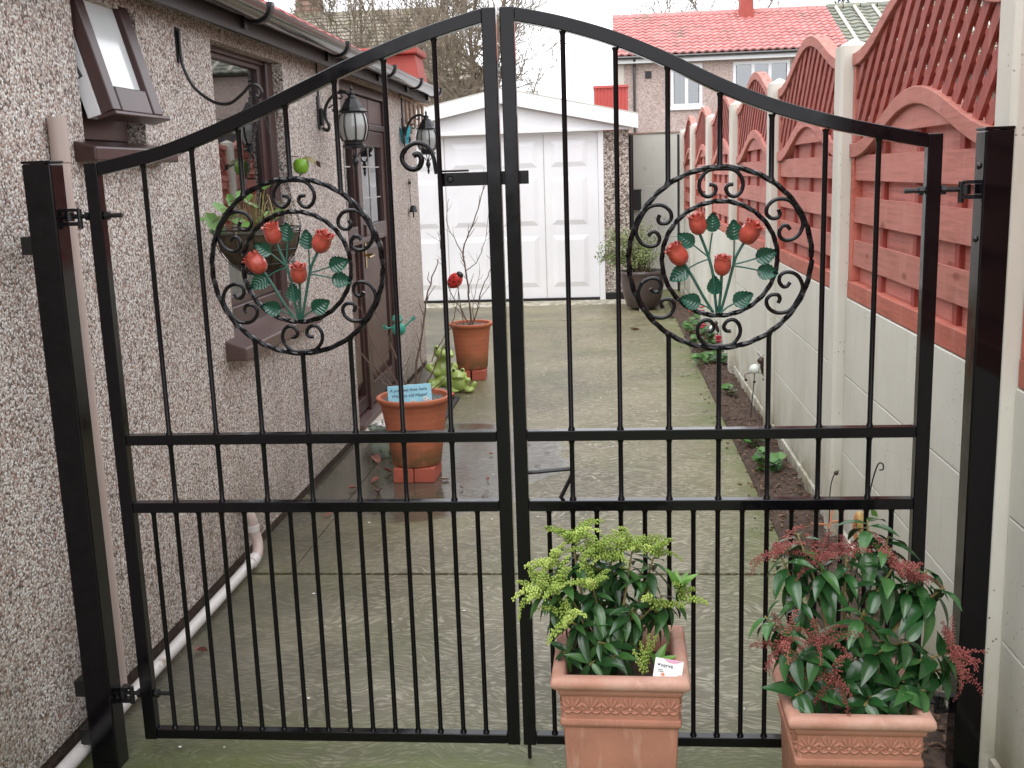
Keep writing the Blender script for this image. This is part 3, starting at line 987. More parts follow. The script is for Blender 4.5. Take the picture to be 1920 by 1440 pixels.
LEAVES = [((650, 515), (657, 372), [(628, 690), (640, 600), (652, 520)]), ((808, 578), (800, 425), [(800, 760), (806, 680), (808, 580)]), ((520, 605), (400, 520), [(622, 692), (570, 648), (518, 604)]),
          ((478, 770), (345, 860), [(628, 708), (550, 735), (476, 775)]), ((960, 715), (1112, 662), [(803, 752), (880, 735), (962, 712)]), ((972, 797), (1125, 825), [(803, 762), (890, 777), (975, 797)]),
          ((672, 965), (668, 822), [(684, 1090), (678, 1030), (673, 965)]), ((568, 1030), (418, 985), [(668, 1098), (625, 1062), (566, 1032)]), ((805, 1035), (948, 962), [(712, 1105), (755, 1065), (808, 1035)])]

def gate_leaf(side):
    L = side < 0
    pts = LT if L else RT
    cx0, cx1 = (-1.265, -.247) if L else (-.238, .760)
    hinge = cx0 if L else cx1 - .033
    meet = cx1 - .033 if L else cx0
    root = thing('gate_leaf', ('left' if L else 'right') + ' leaf of black iron gate with rose medallion, beside the ' + ('pebbledashed wall' if L else 'red fence'), 'gate', (hinge, YF, 0), 'leaves of the driveway gate')
    P = lambda n, mb, mat=M['black'], par=root, **k: obj(n, mb, mat, par, **k)
    def bx(x0, x1, z0, z1):
        return MB().box((x0, YF, z0), (x1, YF + TH, z1))
    P('stile', bx(hinge, hinge + .033, .062, 1.588), bevel=.002)
    P('stile', bx(meet, meet + .033, .062, 1.905), bevel=.002)
    xa, xb = (hinge + .0335, meet - .0005) if L else (meet + .0335, hinge - .0005)
    dense = [Vector((x, YF, arch_z(pts, x))) for x in [xa + (xb - xa) * i / 60 for i in range(61)]]
    # smooth the polyline
    for _ in range(10):
        for i in range(1, 60):
            dense[i].z = (dense[i - 1].z + 2 * dense[i].z + dense[i + 1].z) / 4
    bot = []
    for i, p in enumerate(dense):
        d_ = (dense[min(i + 1, 60)] - dense[max(i - 1, 0)]).normalized()
        bot.append(p + Vector((d_.z * 0.0, 0, -.031 / max(.3, d_.x))))
    P('arched_top_rail', MB().band(dense, bot, (0, TH, 0)), bevel=.002)
    for (z0, z1) in ((.880, .906), (.700, .727), (.064, .090)):
        mb = MB().box((xa, YF + .001, z0), (xb, YF + .029, z1))
        P('rail', mb, bevel=.002)
    yc = YF + .015
    def bar(x, z0, z1):
        mb = MB()
        mb.tube([(x, yc, z0 + .0002), (x, yc, z0 + .003), (x, yc, z0 + .009), (x, yc, z1 - .009), (x, yc, z1 - .003), (x, yc, z1 - .0002)], [.0092, .0082, .0062, .0062, .0082, .0092], 10)
        P('bar', mb, smooth=50)
    ub = [-1.121, -.997, -.877, -.758, -.636, -.5155, -.394] if L else [-.095, .025, .1435, .263, .3805, .502, .6215]
    rc = Vector((-.757, yc, 1.3225)) if L else Vector((.263, yc, 1.3165))
    RO, RI = .213, .1345
    for i, x in enumerate(ub):
        zt = min(bot, key=lambda p: abs(p.x - x)).z
        if i in (2, 3, 4):
            h = math.sqrt(RO ** 2 - (x - rc.x) ** 2)
            bar(x, rc.z + h, zt)
            bar(x, .9062, rc.z - h)
        else:
            bar(x, .9062, zt)
        bar(x, .7272, .8798)
    for k in range(15):
        x = -1.184 + .0605 * k if L else -.156 + .0597 * k
        bar(x, .0902, .6998)
    # medallion: twisted rings, six double scrolls, five-stem bouquet
    med = obj('rose_medallion', MB().tube([rc + Vector((RO * math.cos(2 * PI * i / 150), 0, RO * math.sin(2 * PI * i / 150))) for i in range(150)], .0066, 5, True, twist=2 * PI * 8 / 150 * .8), M['black'], root, smooth=25)
    obj('inner_ring', MB().tube([rc + Vector((RI * math.cos(2 * PI * i / 120), 0, RI * math.sin(2 * PI * i / 120))) for i in range(120)], .0060, 5, True, twist=2 * PI * 8 / 150 * .8), M['black'], med, smooth=25)
    half = [(0, .035), (.018, .0345), (.034, .029), (.047, .013), (.0505, -.004), (.045, -.020), (.033, -.0285), (.019, -.025), (.0115, -.012), (.0165, -.0025), (.028, -.001)]
    full = [(-x, z) for x, z in reversed(half[1:])] + half
    for k in range(6):
        a = PI / 2 + k * PI / 3 + random.uniform(-.03, .03)
        u, v = Vector((math.sin(a), 0, -math.cos(a))), Vector((math.cos(a), 0, math.sin(a)))
        c = rc + v * (RI + RO) / 2
        mb = MB()
        mb.tube(catmull([c + u * x + v * z for x, z in full], 6), .0047, 8)
        obj('scroll', mb, M['black'], med, smooth=60)
    def loc(p, dy=0.0):
        return rc + Vector(((p[0] - 705) * K, dy, (710 - p[1]) * K))
    org = Vector(ORG[med.name])
    for st in STEMS:
        mb = MB()
        mb.tube(catmull([loc(p, -.004 if i < len(st) - 1 else 0.0) for i, p in enumerate(st)], 4), .0034, 8)
        obj('rose_stem', mb, M['rose_stem'], med, smooth=60)
    for (b, e, st) in LEAVES:
        mb = MB()
        mb.tube(catmull([loc(p, -.005) for p in st], 4), .0021, 6)
        obj('leaf_stem', mb, M['rose_stem'], med, smooth=60)
        d = loc(e, -.006) - loc(b, -.006)
        y_ = d.normalized()
        z_ = Vector((random.uniform(-.22, .22), -1, random.uniform(-.15, .3)))
        z_ = (z_ - y_ * z_.dot(y_)).normalized()
        x_ = y_.cross(z_)
        sc = d.length / .048
        mt = Matrix((x_ * sc, y_ * sc, z_ * sc)).transposed().to_4x4()
        mt.translation = loc(b, -.008) - org
        inst('rose_leaf', ILEAF, mt, med)
    for (b, e) in ROSES:
        d = loc(e, -.010 - random.uniform(0, .012)) - loc(b, -.004)
        R = rot_to(d, random.uniform(0, 6))
        sc = d.length / .046
        mt = (R * sc).to_4x4()
        mt.translation = loc(b, -.004) - org
        inst('rose_flower', ROSE, mt, med)
    # hinge eye bolts
    for z in (1.461, .19):
        s_ = -1 if L else 1
        hx = hinge + .0165
        mb = MB()
        mb.tube([(hx + s_ * .068, yc, z), (hx - s_ * .062, yc, z)], .0058, 8)
        mb.tube([(hx + s_ * .020, yc, z), (hx + s_ * .030, yc, z)], .0115, 6)
        mb.tube([(hx - s_ * .020, yc, z), (hx - s_ * .030, yc, z)], .0115, 6)
        mb.tube([(hx + s_ * .074, yc, z - .011), (hx + s_ * .074, yc, z + .011)], .0125, 12)
        P('hinge_bolt', mb, M['black_matt'], smooth=40)
    if L:
        # slide latch: flat bar reaching past the other stile, with a curled handle
        mb = MB().box((-.397, YF + .032, 1.505), (-.184, YF + .040, 1.5365))
        mb.box((-.396, YF + .018, 1.538), (-.327, YF + .040, 1.543))
        lat = P('latch_bar', mb, bevel=.001)
        pp = [(820, 326), (818, 311), (815, 292), (805, 275), (787, 267.5), (770, 273), (758, 287), (757.5, 300), (766, 312), (777.5, 316), (788, 312), (793, 301), (791, 291), (784, 288), (778, 291)]
        path = catmull([(-.395 + (a - 828) * .001287, YF + .036, 1.540 - (b - 322) * .00127) for a, b in pp], 6)
        rr = [.0048 + .0026 * (i / len(path)) for i in range(len(path))]
        obj('latch_curl', MB().tube(path, rr, 8), M['black'], lat, smooth=60)
        P('bolt_head', MB().lathe([(0.0, .004), (.006, .003), (.0085, 0), (.0085, -.003)], 10, (-.372, YF + .0315, 1.521), 0, Matrix.Rotation(PI / 2, 3, 'X')), M['black_matt'], smooth=40)
    else:
        mb = MB()
        mb.tube([(-.226, YF + .036, .005), (-.226, YF + .036, .79), (-.218, YF + .036, .79), (-.100, YF + .036, .800), (-.098, YF + .036, .782), (-.128, YF + .036, .722)], .0052, 8)
        P('drop_bolt', mb, M['black_matt'], smooth=40)
        mb = MB()
        for z in (.12, .6):
            mb.box((-.236, YF + .0302, z), (-.214, YF + .046, z + .03))
        P('bolt_keeper', mb, M['black_matt'])
    return root
gate_leaf(-1)
gate_leaf(1)

def gate_post(x0, x1, L):
    t = thing('gate_post', 'square black steel gate post bolted to the ' + ('pebbledashed wall' if L else 'pale concrete fence post'), 'post', ((x0 + x1) / 2, 2.53, 0), 'posts of the driveway gate')
    obj('post', MB().box((x0, 2.497, -.05), (x1, 2.562, 1.590)), M['black'], t, bevel=.004)
    obj('cap', MB().box((x0 - .001, 2.496, 1.5905), (x1 + .001, 2.563, 1.597)), M['black'], t, bevel=.002)
    s_ = 1 if L else -1
    xi = x1 if L else x0
    for z in (1.461, .19):
        mb = MB()
        mb.box((min(xi, xi + s_ * .028), 2.55, z - .022), (max(xi, xi + s_ * .028), 2.575, z - .013))
        mb.tube([(xi + s_ * .0255, 2.565, z - .03), (xi + s_ * .0255, 2.565, z + .018)], .0065, 8)
        mb.box((min(xi, xi + s_ * .02), 2.553, z + .012), (max(xi, xi + s_ * .02), 2.577, z + .02))
        obj('hinge_pin', mb, M['black_matt'], t, smooth=40)
    if L:
        for z in (1.395, .225, .085):
            mb = MB()
            mb.box((x0 - .034, 2.515, z - .022), (x0, 2.521, z + .022))
            mb.box((x0 - .034, 2.521, z - .022), (x0 - .028, 2.56, z + .022))
            mb.box((x0 - .034, 2.5605, z - .018), (x0 - .028, 2.74, z + .018))
            mb.box((XW - .005, 2.72, z - .018), (x0 - .0345, 2.726, z + .018))
            obj('wall_bracket', mb, M['black_matt'], t)
    else:
        for z in (1.513, 1.35):
            obj('weld_bolt', MB().lathe([(0, .006), (.006, .005), (.009, 0)], 8, (x0, 2.53, z), 0, Matrix.Rotation(-PI / 2, 3, 'Y')), M['black_matt'], t)
gate_post(-1.393, -1.321, True)
gate_post(.834, .896, False)

# ------------------------------------------------------------------ the fence on the right
PY = [2.50, 4.28, 6.06, 7.92, 9.79, 11.62, 13.25]       # near face of each concrete post
PW = .115
fence = thing('garden_fence', 'red stained fence with arched slatted panels and trellis on pale concrete posts and boards', 'fence', (.93, 2.5, 0))
XF = .93
for i, y in enumerate([.68] + PY):
    yb = y + PW
    mb = MB()
    c = .012
    sec = [(.887 + c, y), (.887, y + c), (.887, yb - c), (.887 + c, yb), (1.0, yb), (1.0, y)]
    mb.prism([(a, b, -.1) for a, b in sec], (0, 0, 2.06))
    zc = 1.96
    cx, cy = .943, y + PW / 2
    vs = [(a, b, zc) for a, b in sec] + [(cx, cy, zc + .032)]
    mb.add(vs, [(k, (k + 1) % 6, 6) for k in range(6)])
    obj('concrete_post', mb, M['concrete'], fence, bevel=.002)
bays = list(zip([.68] + PY[:-1], PY))
ZB = [(-.08, .079), (.084, .388), (.392, .699), (.703, 1.008)]
for bi, (ya, yb) in enumerate(bays):
    a, b = ya + PW + .004, yb - .004
    for (z0, z1) in ZB:
        mb = MB().box((XF + (.0 if z0 > 0 else -.012), a, z0), (.985, b, z1))
        obj('gravel_board', mb, M['concrete'], fence, bevel=.003)
def arch_panel(Y, a, b):
    return 1.60 + .150 * (.5 + .5 * math.cos(PI * min(1, abs(Y - (a + b) / 2) / ((b - a) / 2 * .94))))
def arch_top(Y, a, b):
    return 1.93 + .172 * (.5 + .5 * math.cos(PI * min(1, abs(Y - (a + b) / 2) / ((b - a) / 2 * .96))))
def clipped_slat(a, b, z0, z1, x0, x1, fz):
    runs, cur = [], []
    n = 48
    for i in range(n + 1):
        y = a + (b - a) * i / n
        t = min(z1, fz(y))
        if t > z0 + .004:
            cur.append((y, t))
        else:
            if len(cur) > 1:
                runs.append(cur)
            cur = []
    if len(cur) > 1:
        runs.append(cur)
    mb = MB()
    for r in runs:
        if all(abs(t - z1) < 1e-6 for _, t in r):
            r = [r[0], r[-1]]
        mb.band([(x0, y, t) for y, t in r], [(x0, y, z0) for y, _ in r], (x1 - x0, 0, 0))
    return mb
for bi, (ya, yb) in enumerate(bays):
    a, b = ya + PW + .006, yb - .006
    near = bi in (1, 2)
    ap = lambda y: arch_panel(y, a, b)
    at_ = lambda y: arch_top(y, a, b)
    ys_ = [a + (b - a) * i / 40 for i in range(41)]
    # panel: arched head, bottom rail, two stiles
    mb = MB()
    mb.band([(.926, y, ap(y)) for y in ys_], [(.926, y, ap(y) - .052) for y in ys_], (.058, 0, 0))
    panel = obj('fence_panel', mb, M['slat'], fence, bevel=.003)
    obj('panel_rail', MB().box((.932, a, 1.012), (.985, b, 1.078)), M['wood_frame'], panel, bevel=.003)
    for (s0, s1) in ((a, a + .045), (b - .045, b)):
        obj('panel_stile', MB().box((.934, s0, 1.0785), (.985, s1, ap(s0) - .045)), M['wood_frame'], panel, bevel=.003)
    for (z0, z1) in ((1.145, 1.240), (1.306, 1.400), (1.466, 1.558), (1.628, 1.76)):
        j = random.uniform(-.004, .004)
        obj('slat', clipped_slat(a + .0455, b - .0455, z0 + j, z1 + j, .942, .953, lambda y: ap(y) - .045), M['slat'], panel)
    for (z0, z1) in ((1.079, 1.162), (1.222, 1.322), (1.384, 1.482), (1.542, 1.64)):
        obj('slat', clipped_slat(a + .0455, b - .0455, z0, z1, .969, .979, lambda y: ap(y) - .045), M['slat'], panel)
    for k in (1, 2, 3):
        yk = a + (b - a) * k / 4
        obj('batten', MB().box((.9535, yk - .019, 1.0785), (.9685, yk + .019, ap(yk) - .054)), M['batten'], panel)
    # trellis on top
    mb = MB()
    mb.band([(.928, y, at_(y)) for y in ys_], [(.928, y, at_(y) - .046) for y in ys_], (.056, 0, 0))
    mb.box((.934, a, ap(a) + .002), (.98, a + .03, at_(a) - .047))
    mb.box((.934, b - .03, ap(b) + .002), (.98, b, at_(b) - .047))
    trel = obj('trellis', mb, M['slat'], fence, bevel=.003)
    sp_ = .116
    Hh = .62
    for lay, sg in ((0, -1), (1, 1)):
        k0 = -8
        for k in range(-8, int((b - a) / sp_) + 9):
            y0 = a + k * sp_ + (.03 if lay else 0)
            # z rises from 1.55; y = y0 + sg * (z - 1.55)
            best = []
            cur = []
            for q in range(73):
                z = 1.56 + .6 * q / 72
                y = y0 + sg * (z - 1.56)
                ok = a + .01 < y < b - .01 and ap(y) - .02 < z < at_(y) - .02
                if ok:
                    cur.append((y, z))
                if not ok or q == 72:
                    if len(cur) > len(best):
                        best = cur
                    cur = []
            if len(best) > 4:
                p0, p1 = best[0], best[-1]
                L_ = math.hypot(p1[0] - p0[0], p1[1] - p0[1])
                x_ = .946 + .0125 * lay
                R = Matrix.Rotation(math.atan2(p1[1] - p0[1], p1[0] - p0[0]), 3, 'X')
                obj('lath', MB().obox((x_ + random.uniform(-.001, .001), (p0[0] + p1[0]) / 2, (p0[1] + p1[1]) / 2), (.0115, L_ + .02, .043), R), M['lath'], trel, clean=False)

# ------------------------------------------------------------------ garage
gar = thing('garage', 'pale garage with white panelled up and over door and white gable boards', 'garage', (-1.3, 12.9, 0))
GY = 12.9
mb = MB()
mb.box((-.028, GY, -.1), (.264, 18.5, 1.99))
mb.box((-2.9, GY, -.1), (-2.6, 18.5, 1.99))
obj('wall', mb, M['dash_garage'], gar)
obj('pillar_foot', MB().box((-.034, GY - .012, -.1), (.27, GY + .3, .09)), M['black_matt'], gar, bevel=.01)
mb = MB()
mb.box((-.095, GY - .02, .0), (-.029, GY + .06, 2.0)).box((-2.599, GY - .02, 0), (-2.53, GY + .06, 2.0)).box((-2.53, GY - .015, 1.975), (-.095, GY + .06, 2.0))
obj('door_frame', mb, M['white'], gar, bevel=.004)
gd = obj('garage_door', MB().box((-2.528, GY + .02, .035), (-.098, GY + .05, 1.973)), M['white'], gar)
cw = .592
for ci in range(4):
    xc = -.44 - ci * cw
    for (z0, z1) in ((.17, .785), (.91, 1.48), (1.59, 1.895)):
        w_ = .43
        x0, x1 = xc - w_ / 2, xc + w_ / 2
        mb = MB()
        yb = GY + .0195
        # sunk margin then raised field
        mb.hexa([(x0, yb, z0), (x1, yb, z0), (x1, yb, z1), (x0, yb, z1)], [(x0 + .055, yb - .015, z0 + .055), (x1 - .055, yb - .015, z0 + .055), (x1 - .055, yb - .015, z1 - .055), (x0 + .055, yb - .015, z1 - .055)])
        obj('door_panel', mb, M['white'], gd)
    obj('groove_shade_strip', MB().box((xc - cw / 2 - .004, GY + .0165, .04), (xc - cw / 2 + .004, GY + .0205, 1.97)), M['curtain'], gd)  # grey strip on the door face stands for the shade in a groove
obj('door_seal', MB().box((-2.53, GY - .01, .004), (-.098, GY + .045, .034)), M['black_matt'], gar)
# gable boards and roof
pk, er_, el_ = (-1.2, 2.49), (.375, 2.150), (-2.85, 2.150)
obj('gable_panel', MB().prism([(-2.7, GY - .1, 2.001), (.275, GY - .1, 2.001), (.275, GY - .1, 2.10), (-1.2, GY - .1, 2.42), (-2.7, GY - .1, 2.10)], (0, .08, 0)), M['white'], gar)
obj('gable_trim', MB().box((-2.7, GY - .115, 1.990), (.30, GY - .1005, 2.016)), M['white_paint'], gar)
for (e0, e1) in ((pk, er_), (pk, el_)):
    mb = MB()
    mb.band([(e0[0], GY - .2, e0[1]), (e1[0], GY - .2, e1[1])], [(e0[0], GY - .2, e0[1] - .16), (e1[0], GY - .2, e1[1] - .155)], (0, .06, 0))
    obj('barge_board', mb, M['white'], gar, bevel=.003)
    mb = MB()
    mb.band([(e0[0], GY - .19, e0[1] + .02), (e1[0], GY - .19, e1[1] + .02)], [(e0[0], GY - .19, e0[1] + .002), (e1[0], GY - .19, e1[1] + .002)], (0, 5.9, 0))
    obj('roof', mb, M['render'], gar)
obj('threshold', MB().box((-2.9, 12.46, -.1), (.25, GY + .01, .003)), M['concrete'], gar, bevel=.01)
mb = MB()
mb.tube([(.295, 12.98, 0), (.295, 12.98, 1.93)], .028, 10)
t = tag(obj('downpipe', mb, M['black_matt'], smooth=40), 'thin black downpipe at the right corner of the garage', 'pipe')
t = thing('meter_box', 'small dark box fixed to the pale wall beside the garage', 'box', (.38, 14.0, 1.1))
obj('case', MB().box((.325, 13.93, 1.02), (.44, 13.995, 1.27)), M['black_matt'], t, bevel=.005)
obj('lid', MB().box((.32, 13.92, 1.255), (.445, 13.929, 1.28)), M['black_matt'], t)

rw = thing('rear_wall', 'pale stained concrete panel wall between the garage and the fence', 'wall', (.6, 14, 0))
for (z0, z1) in ((-.1, .66), (.665, 1.32), (1.325, 1.965)):
    obj('wall_panel', MB().box((.27, 14.0, z0), (1.05, 14.06, z1)), M['render'], rw, bevel=.004)
obj('coping', MB().box((.26, 13.99, 1.966), (1.06, 14.07, 1.985)), M['old_brick'], rw)
tag(obj('steel_post', MB().box((.885, 13.72, -.1), (.935, 13.77, 1.94)), M['black_matt'], bevel=.004), 'slim black steel post at the far end of the red fence', 'post')

# ------------------------------------------------------------------ houses behind
def far_window(parent, x0, x1, z0, z1, y, cols):
    w_ = .09
    mb = MB().box((x0, y - .06, z0), (x0 + w_, y + .05, z1)).box((x1 - w_, y - .06, z0), (x1, y + .05, z1)).box((x0 + w_, y - .06, z0), (x1 - w_, y + .05, z0 + w_)).box((x0 + w_, y - .06, z1 - w_), (x1 - w_, y + .05, z1))
    cs = [x0 + w_ + (x1 - x0 - 2 * w_) * k / cols for k in range(cols + 1)]
    for c in cs[1:-1]:
        mb.box((c - .05, y - .055, z0 + w_), (c + .05, y + .04, z1 - w_))
    f = obj('window', mb, M['white'], parent)
    for k in range(cols):
        obj('pane', MB().box((cs[k] + .02, y - .01, z0 + w_), (cs[k + 1] - .02, y, z1 - w_)), M['glass'], f)
    obj('sill', MB().box((x0 - .06, y - .14, z0 - .10), (x1 + .06, y - .001, z0 - .001)), M['white'], f)
    obj('blind', MB().box((x0 + w_, y + .12, z0), (x1 - w_, y + .13, z0 + (z1 - z0) * .35)), M['curtain'], f)
    return f
HY = 36.0
rh = thing('red_roof_house', 'two storey pink pebbledashed house with red tiled roof and white windows', 'house', (4, HY, 0))
wh = [(2.12, 3.12, 3.47, 4.80), (4.10, 5.88, 3.42, 4.80)]
ysx = sorted({.40, 7.6} | {w[0] for w in wh} | {w[1] for w in wh})
zsx = sorted({-.1, 5.0} | {w[2] for w in wh} | {w[3] for w in wh})
mb = MB()
for i in range(len(ysx) - 1):
    for k in range(len(zsx) - 1):
        cx, cz = (ysx[i] + ysx[i + 1]) / 2, (zsx[k] + zsx[k + 1]) / 2
        if not any(w[0] < cx < w[1] and w[2] < cz < w[3] for w in wh):
            mb.box((ysx[i], HY, zsx[k]), (ysx[i + 1], HY + .25, zsx[k + 1]))
mb.add([(.40, HY + .25, 0), (.40, HY + 7, 0), (.40, HY + 7, 5.0), (.4, HY + 3.6, 6.7), (.40, HY + .25, 5.0)], [(0, 1, 2, 3, 4)])
obj('wall', mb, M['dash_far'], rh)
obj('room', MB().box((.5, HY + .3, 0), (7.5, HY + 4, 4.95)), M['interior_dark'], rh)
for w in wh:
    far_window(rh, *w, HY + .06, 2 if w[0] < 3 else 3)
rf = obj('roof', MB().prism([(.32, HY - .3, 5.06), (.32, HY + 3.5, 6.72), (.32, HY + 7.3, 5.06)], (7.28, 0, 0)), M['red_tile'], rh)
obj('roof_tile', tile_roof((.3, HY - .34, 5.09), (7.62, HY - .34, 5.09), (.3, HY + 3.5, 6.78), (7.62, HY + 3.5, 6.78), 13, 30, .05, .045), M['red_tile'], rf, kind='stuff', clean=False)
mb = MB()
for k in range(24):
    mb.tube([(.3 + k * .305, HY + 3.5, 6.76), (.3 + k * .305 + .29, HY + 3.5, 6.76)], .12, 8)
obj('ridge_tile', mb, M['red_tile'], rf, kind='stuff', clean=False)
mb = MB().hexa([(4.62, HY + 2.7, 6.1), (5.1, HY + 2.7, 6.1), (5.1, HY + 3.4, 6.1), (4.62, HY + 3.4, 6.1)], [(4.66, HY + 2.75, 7.6), (5.06, HY + 2.75, 7.6), (5.06, HY + 3.35, 7.6), (4.66, HY + 3.35, 7.6)])
obj('chimney', mb, M['red_render'], rf)
obj('fascia', MB().box((.34, HY - .28, 4.86), (7.6, HY - .24, 5.03)), M['white'], rh)
obj('soffit', MB().box((.34, HY - .24, 4.87), (7.6, HY, 4.9)), M['white'], rh)
g2 = obj('gutter', MB().tube([(.3, HY - .36, 5.03), (7.6, HY - .36, 5.03)], .055, 8), M['gutter'], rh)
obj('downpipe', MB().tube([(.95, HY - .33, 5.0), (.95, HY - .08, 4.75), (.95, HY - .08, 0)], .045, 8), M['gutter'], rh)
obj('corner_strip', MB().box((.38, HY - .02, 0), (.62, HY - .001, 4.86)), M['cream_render'], rh)
obj('air_vent', MB().box((1.30, HY - .03, 4.40), (1.50, HY - .001, 4.62)), M['black_matt'], rh)

gh = thing('grey_roof_house', 'house half with ribbed grey green roof adjoining the red tiled one', 'house', (10, HY, 0))
obj('wall', MB().box((7.62, HY, 0), (15.5, HY + 7, 5.0)), M['dash_far'], gh)
rf = obj('roof', MB().prism([(7.63, HY - .3, 5.04), (7.63, HY + 3.5, 6.70), (7.63, HY + 7.3, 5.04)], (8, 0, 0)), M['grey_tile'], gh)
obj('roof_tile', tile_roof((7.63, HY - .34, 5.07), (15.6, HY - .34, 5.07), (7.63, HY + 3.5, 6.74), (15.6, HY + 3.5, 6.74), 11, 22, .04, .05), M['grey_tile'], rf, kind='stuff', clean=False)
mb = MB()
for k in range(13):
    x = 7.95 + k * .62
    mb.tube([(x, HY - .34, 5.16), (x, HY + 3.5, 6.83)], .055, 6)
obj('roof_rib', mb, M['cream_render'], rf, kind='stuff')
mb = MB()
for k in range(14):
    mb.tube([(7.65 + k * .57, HY + 3.5, 6.78), (7.65 + k * .57 + .53, HY + 3.5, 6.80)], .13, 8)
obj('ridge_tile', mb, M['grey_tile'], rf, kind='stuff', clean=False)

# old mossy house behind the bare trees on the left
mh = thing('mossy_roof_house', 'house with mossy grey brown hipped roof and brick chimney behind bare trees', 'house', (-8, 30, 0))
obj('wall', MB().box((-16, 29.4, 0), (-4.0, 37, 4.0)), M['cream_render'], mh)
rf = obj('roof', MB().add([(-17, 29, 3.95), (-3.6, 29, 3.95), (-4.78, 33, 6.3), (-17, 33, 6.3), (-3.6, 37, 3.95), (-17, 37, 3.95)], [(0, 1, 2, 3), (1, 4, 2), (4, 5, 3, 2), (0, 3, 5), (0, 5, 4, 1)]), M['mossy_tile'], mh)
obj('roof_tile', tile_roof((-17, 28.9, 3.98), (-3.62, 28.9, 3.98), (-17, 33, 6.36), (-4.8, 33, 6.36), 18, 52, .012, .035, 2), M['mossy_tile'], rf, kind='stuff', clean=False)
mb = MB()
for k in range(30):
    x = -17 + k * .41
    mb.tube([(x, 33, 6.33), (x + .38, 33, 6.33)], .13, 8)
for k in range(12):
    p0 = Vector((-4.78, 33, 6.3)).lerp(Vector((-3.6, 29, 3.95)), k / 12)
    p1 = Vector((-4.78, 33, 6.3)).lerp(Vector((-3.6, 29, 3.95)), (k + .9) / 12)
    mb.tube([p0, p1], .12, 8)
obj('ridge_tile', mb, M['mossy_tile'], rf, kind='stuff', clean=False)
ch = obj('chimney', MB().hexa([(-9.25, 33.0, 5.9), (-8.5, 33.0, 5.9), (-8.5, 33.7, 5.9), (-9.25, 33.7, 5.9)], [(-9.2, 33.0, 7.2), (-8.55, 33.0, 7.2), (-8.55, 33.7, 7.2), (-9.2, 33.7, 7.2)]), M['old_brick'], rf)
mb = MB()
for k in range(8):
    z = 6.1 + k * .145
    for q in range(3):
        x = -9.21 + q * .225 + (.1 if k % 2 else 0) * .6
        mb.box((x, 32.975, z), (x + .20, 33.0, z + .115))
obj('chimney_brick', mb, M['old_brick'], rf, kind='stuff', clean=False)

# bungalow over the fence to the right, seen through the trellis and in the window
nb = thing('neighbour_bungalow', 'cream bungalow with brown eaves and mossy roof behind the red trellis', 'house', (4.5, 14, 0))
mb = MB().box((4.5, 12.5, 0), (10, 23, 2.45))
obj('wall', mb, M['cream_render'], nb)
rf = obj('roof', MB().add([(4.2, 12.2, 2.45), (4.2, 23.3, 2.45), (7.2, 23.3, 3.75), (7.2, 12.2, 3.75), (10.2, 12.2, 2.45), (10.2, 23.3, 2.45)], [(0, 1, 2, 3), (3, 2, 5, 4), (0, 3, 4), (1, 5, 2)]), M['mossy_tile'], nb)
obj('roof_tile', tile_roof((4.18, 12.2, 2.47), (4.18, 23.3, 2.47), (7.2, 12.2, 3.79), (7.2, 23.3, 3.79), 10, 36, .01, .025), M['mossy_tile'], rf, kind='stuff', clean=False)
obj('fascia', MB().box((4.15, 12.2, 2.30), (4.19, 23.3, 2.46)), M['fascia'], nb)
for (y0, y1) in ((15.0, 16.4), (18.4, 19.2), (20.4, 21.6)):
    f = obj('window', MB().box((4.46, y0, 1.0), (4.499, y1, 1.07)).box((4.46, y0, 2.1), (4.499, y1, 2.17)).box((4.46, y0, 1.07), (4.499, y0 + .07, 2.1)).box((4.46, y1 - .07, 1.07), (4.499, y1, 2.1)), M['white'], nb)
    obj('pane', MB().box((4.482, y0 + .07, 1.07), (4.494, y1 - .07, 2.1)), M['glass'], f)

# red sheet-metal shed behind the garage
sh = thing('red_shed', 'red corrugated metal shed wall rising behind the garage roof', 'shed', (0, 18.8, 0))
n_ = 40
tp = [(-.19 + .58 * i / n_, 18.8 + .012 * math.cos(i * PI / 2)) for i in range(n_ + 1)]
obj('wall', MB().band([(x, y, 2.90) for x, y in tp], [(x, y, 0) for x, y in tp], (0, .05, 0)).box((-.19, 18.87, 0), (.39, 20.5, 2.89)), M['shed_red'], sh)
obj('edge_trim', MB().box((-.20, 18.77, 2.901), (.40, 20.5, 2.94)), M['shed_red'], sh)

# ------------------------------------------------------------------ trees
def grow(mb, p, d, L, r, depth, rnd, spread=.55, segs=4, minr=.004, lift=.15, ratio=.72):
    pts, rs = [p.copy()], [r]
    q = p.copy()
    dd = d.normalized()
    for i in range(segs):
        dd = (dd + Vector((rnd.gauss(0, .16), rnd.gauss(0, .16), rnd.gauss(0, .12) + lift * .25))).normalized()
        q = q + dd * (L / segs)
        pts.append(q.copy())
        rs.append(max(minr, r * (1 - .45 * (i + 1) / segs)))
    mb.tube(pts, rs, 6 if r > .03 else (4 if r > .012 else 3))
    if depth <= 0:
        return
    k = rnd.choice((2, 3, 3)) if depth > 1 else rnd.choice((3, 4))
    for j in range(k):
        t = rnd.uniform(.35, 1.0) if j else 1.0
        i = min(segs, max(1, int(round(t * segs))))
        ax = Vector((rnd.gauss(0, 1), rnd.gauss(0, 1), rnd.gauss(0, 1))).normalized()
        nd = (dd + ax * spread + Vector((0, 0, lift))).normalized()
        grow(mb, pts[i], nd, L * rnd.uniform(.6, .85), max(minr, rs[i] * ratio), depth - 1, rnd, spread, segs, minr, lift, ratio)

